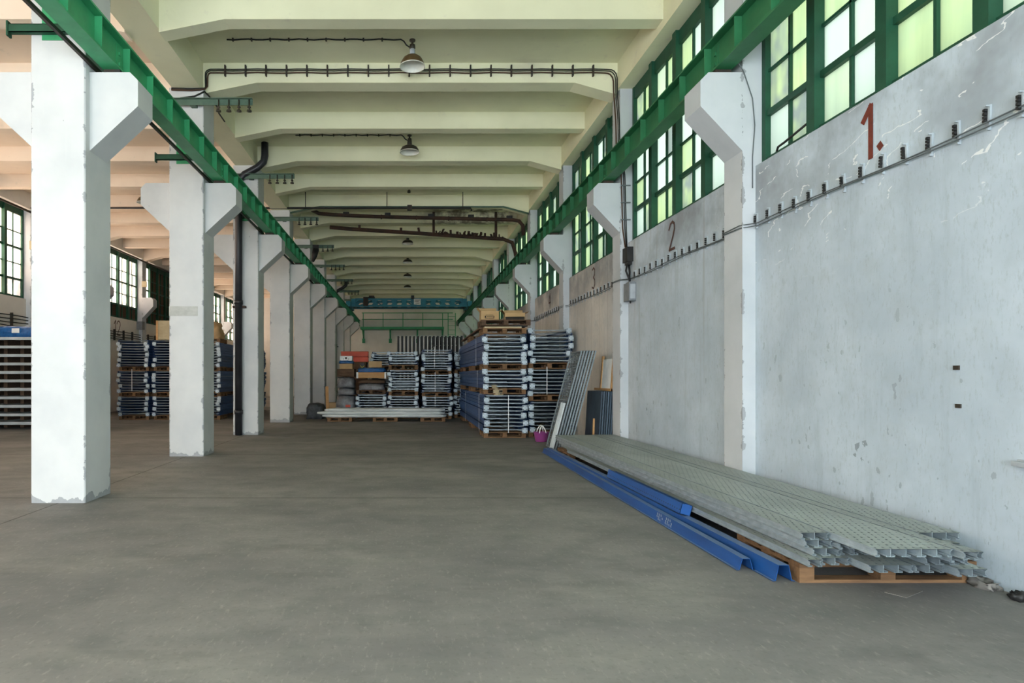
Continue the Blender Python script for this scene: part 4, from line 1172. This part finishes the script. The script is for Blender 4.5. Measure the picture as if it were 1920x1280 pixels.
# blue beams on the floor in front of the planks
def omega(w, h, fl):
    return [(-w/2 - fl, .004), (-w/2, .004), (-w/2 + .022, h), (w/2 - .022, h), (w/2, .004), (w/2 + fl, .004)]
def blue_beam(L, w=.10, h=.085, text=False):
    m = MB(); m.sheet(omega(w, h, .018), 0, L, -.004)
    return m
b1 = tag(blue_beam(6.95).build('blue_beam', M['blue']), 'outer long blue steel beam on the floor, with white stencil marks', 'beam')
b1.location = (2.44, 4.48, .004); b1.rotation_euler = (0, 0, math.atan2(-.10, 6.95))
mk = MB(); rk = random.Random(8)
for g in range(9):
    if g == 4: continue
    y = 1.2 + g * .042
    a = -.05; 
    for s in ((0, .30), (.35, .62), (.68, 1)):
        if rk.random() < .2: continue
        z0, z1 = .015 + s[0] * .06, .015 + s[1] * .06
        q = [(-.052 + .022 * (z / .085) , yy, z) for z, yy in ((z0, y), (z0, y + .014), (z1, y + .028), (z1, y + .014))]
        mk.add(q, [(0, 1, 2, 3)])
mk.build('stencil_marks', M['bracket'], b1)
b2 = tag(blue_beam(7.0, .115, .11).build('blue_beam', M['blue']), 'inner long blue steel beam on the floor, against the pallets', 'beam')
b2.location = (2.565, 4.24, .004); b2.rotation_euler = (0, 0, 0.0)
b3 = MB(); b3.box(-.05, .05, 0, 2.1, 0, .004); b3.box(-.05, -.046, 0, 2.1, 0, .10); b3.box(.046, .05, 0, 2.1, 0, .10); b3.box(-.05, -.02, 0, 2.1, .096, .10); b3.box(.02, .05, 0, 2.1, .096, .10)
b3.box(-.05, .05, 0, .004, 0, .1)
b3 = tag(b3.build('blue_post', M['blue_perf']), 'short perforated blue post lying on the inner blue beam against the planks', 'post')
b3.location = (2.565, 5.75, .119); b3.rotation_euler = (0, .25, 0)
# ------------------------------------------------------------------ panels leaning on the wall behind the planks
def panel(name, w, H, mat_, t=.026, bar=.024, ribs=0):
    r = empty(name); m = MB()
    m.box(-t/2, t/2, 0, bar, 0, H); m.box(-t/2, t/2, w - bar, w, 0, H); m.box(-t/2, t/2, bar, w - bar, 0, bar); m.box(-t/2, t/2, bar, w - bar, H - bar, H)
    for i in range(ribs): z = H * (i + 1) / (ribs + 1); m.box(-t/2, t/2, bar, w - bar, z - bar/2, z + bar/2)
    a = m.build('frame', M['panel_steel'] if mat_ == 'mesh' else M[mat_], r)
    b = MB().add([(0, bar, bar), (0, w - bar, bar), (0, w - bar, H - bar), (0, bar, H - bar)], [(0, 1, 2, 3)])
    b = b.build('infill', M['mesh'], r)
    kids(r, a, b); return r
p0 = panel('mesh_panel', .76, 1.93, 'mesh', ribs=1)
for i in range(6):
    p = p0 if i == 0 else dup(p0)
    p.location = (2.78 + .052 * i, 11.66 - .005 * i, .01); p.rotation_euler = (0, .258, 0)
    tag(p, f'grey wire mesh panel leaning toward the wall, {("outermost and most visible", "second from outside", "third from outside", "fourth from outside", "fifth from outside", "innermost")[i]}', 'panel', 'leaning mesh panels')
ps = MB(); ps.box(-.012, .012, 0, .26, 0, .92); 
for i in range(4): ps.box(-.02, -.012, .02 + i * .06, .04 + i * .06, 0, .92)
ps = tag(ps.build('galvanised_cover', M['tray']), 'short galvanised cover strip leaning on the outermost mesh panel', 'panel')
ps.location = (2.735, 11.70, .005); ps.rotation_euler = (0, .258, 0)
for i in range(7):
    sh = MB(); sh.box(-.003, .003, 0, .85, 0, 1.12); sh.box(-.003, .03, 0, .006, 0, 1.12); sh.box(-.003, .03, .844, .85, 0, 1.12)
    o = sh.build('shelf_panel', M['shelf'])
    o.location = (3.50 + .042 * i, 11.44, .0); o.rotation_euler = (0, .06, 0)
    tag(o, f'dark blue-grey shelf panel standing on edge behind the second pilaster, {ORD[i]} from the mesh panels', 'panel', 'shelf panels on edge')
wfm = empty('wooden_screen', (3.76, 11.42, 1.125)); wfm.rotation_euler = (0, .07, 0)
tag(wfm, 'orange wooden frame with fine mesh resting on the shelf panels', 'screen')
m = MB().box(-.02, .02, .0, .05, .0, .68); m.box(-.02, .02, .62, .68, 0, .66); m.box(-.03, .03, -.0, 1.0, -.0, .045)
m.build('frame', M['ply'], wfm)
MB().box(-.004, .004, .05, .62, .045, .60).build('mesh_sheet', M['white_label'], wfm)
tag(MB().obox((3.43, 11.5, 0), (3.45, 11.5, .62), .03, .03).build('batten', M['ply']), 'thin orange batten standing between mesh and shelf panels', 'batten')

bk = empty('bucket', (2.88, 13.35, 0)); tag(bk, 'purple plastic bucket with white rope handles on the floor by the stacks', 'bucket')
MB().lathe([(.001, .0), (.115, .0), (.13, .02), (.158, .19), (.166, .195), (.166, .205), (.152, .205), (.125, .025), (.001, .015)], (0, 0, 0), 32).build('tub', M['purple'], bk)
for s in (-1, 1):
    pts = [(-.07, s * .145, .19), (-.055, s * .12, .26), (-.02, s * .07, .33), (.0, s * .05, .345), (.02, s * .07, .33), (.055, s * .12, .26), (.07, s * .145, .19)]
    MB().tube(pts, .011, 8).build('rope_handle', M['rope'], bk)

# ------------------------------------------------------------------ left aisle near pile
for i in range(11):
    z = .02 + i * .222
    r = empty('steel_tray', (-10.1, 17.0, z)); tag(r, f'long grey steel tray in aisle stack by first column, {"topmost" if i == 10 else ORD[9 - i] + " below the top one"}', 'tray', 'steel trays in the aisle stack')
    m = MB(); w = 1.4
    m.box(-w, w, -.70, 1.0, .165, .18); m.box(-w, w, -.72, -.69, .115, .142); m.box(-w, w, -.72, -.69, .152, .18); m.box(-w, w, -.70, -.69, .11, .18); m.box(-w, w, .99, 1.02, .11, .18)
    m.build('pan', M['tray'], r)
    for x in (-1.35, -.9, -.45, .0, .45, .9, 1.25): MB().box(x, x + .1, .0, .98, -.04 if i else -.02, .165).build('bearer', M['wood_dark'], r)
pz = .02 + 10 * .222 + .18
soft('blue_bag', 'blue plastic bag with white label on the aisle steel trays', 'bag', 'bluefoil', (-11.2, -9.65, 16.45, 17.1, pz, pz + .32), 81, amp=.04, nx=12)
tag(MB().box(-10.42, -10.22, 16.42, 16.43, pz + .12, pz + .24).build('paper_label', M['white_label']), 'white paper label on the blue bag in the aisle', 'label')
carton('carton', 'low brown box beside the blue bag on the aisle trays', -9.55, 16.7, pz, .5, .5, .14, open_=False)
zt = .14 * 3 + 25 * PT - .007
crate('plywood_box', 'pale open plywood box on the aisle stack behind the second column', 'crate', -8.05, -7.2, 20.0, 20.8, zt, zt + .62, 'card_pale', 'ply')
zt = .14 * 3 + 24 * PT - .007
pallet(-6.96, 20.0, zt, .96, .8, .13, 'pallet with cardboard on the aisle stack before the third column')
soft('crumpled_cardboard', 'heap of crumpled cardboard and brown paper on the aisle stack before the third column', 'cardboard', 'card', (-6.95, -6.05, 20.05, 20.8, zt + .13, zt + .75), 82, amp=.09, nx=9, ny=6, nz=6, rnd=.5)
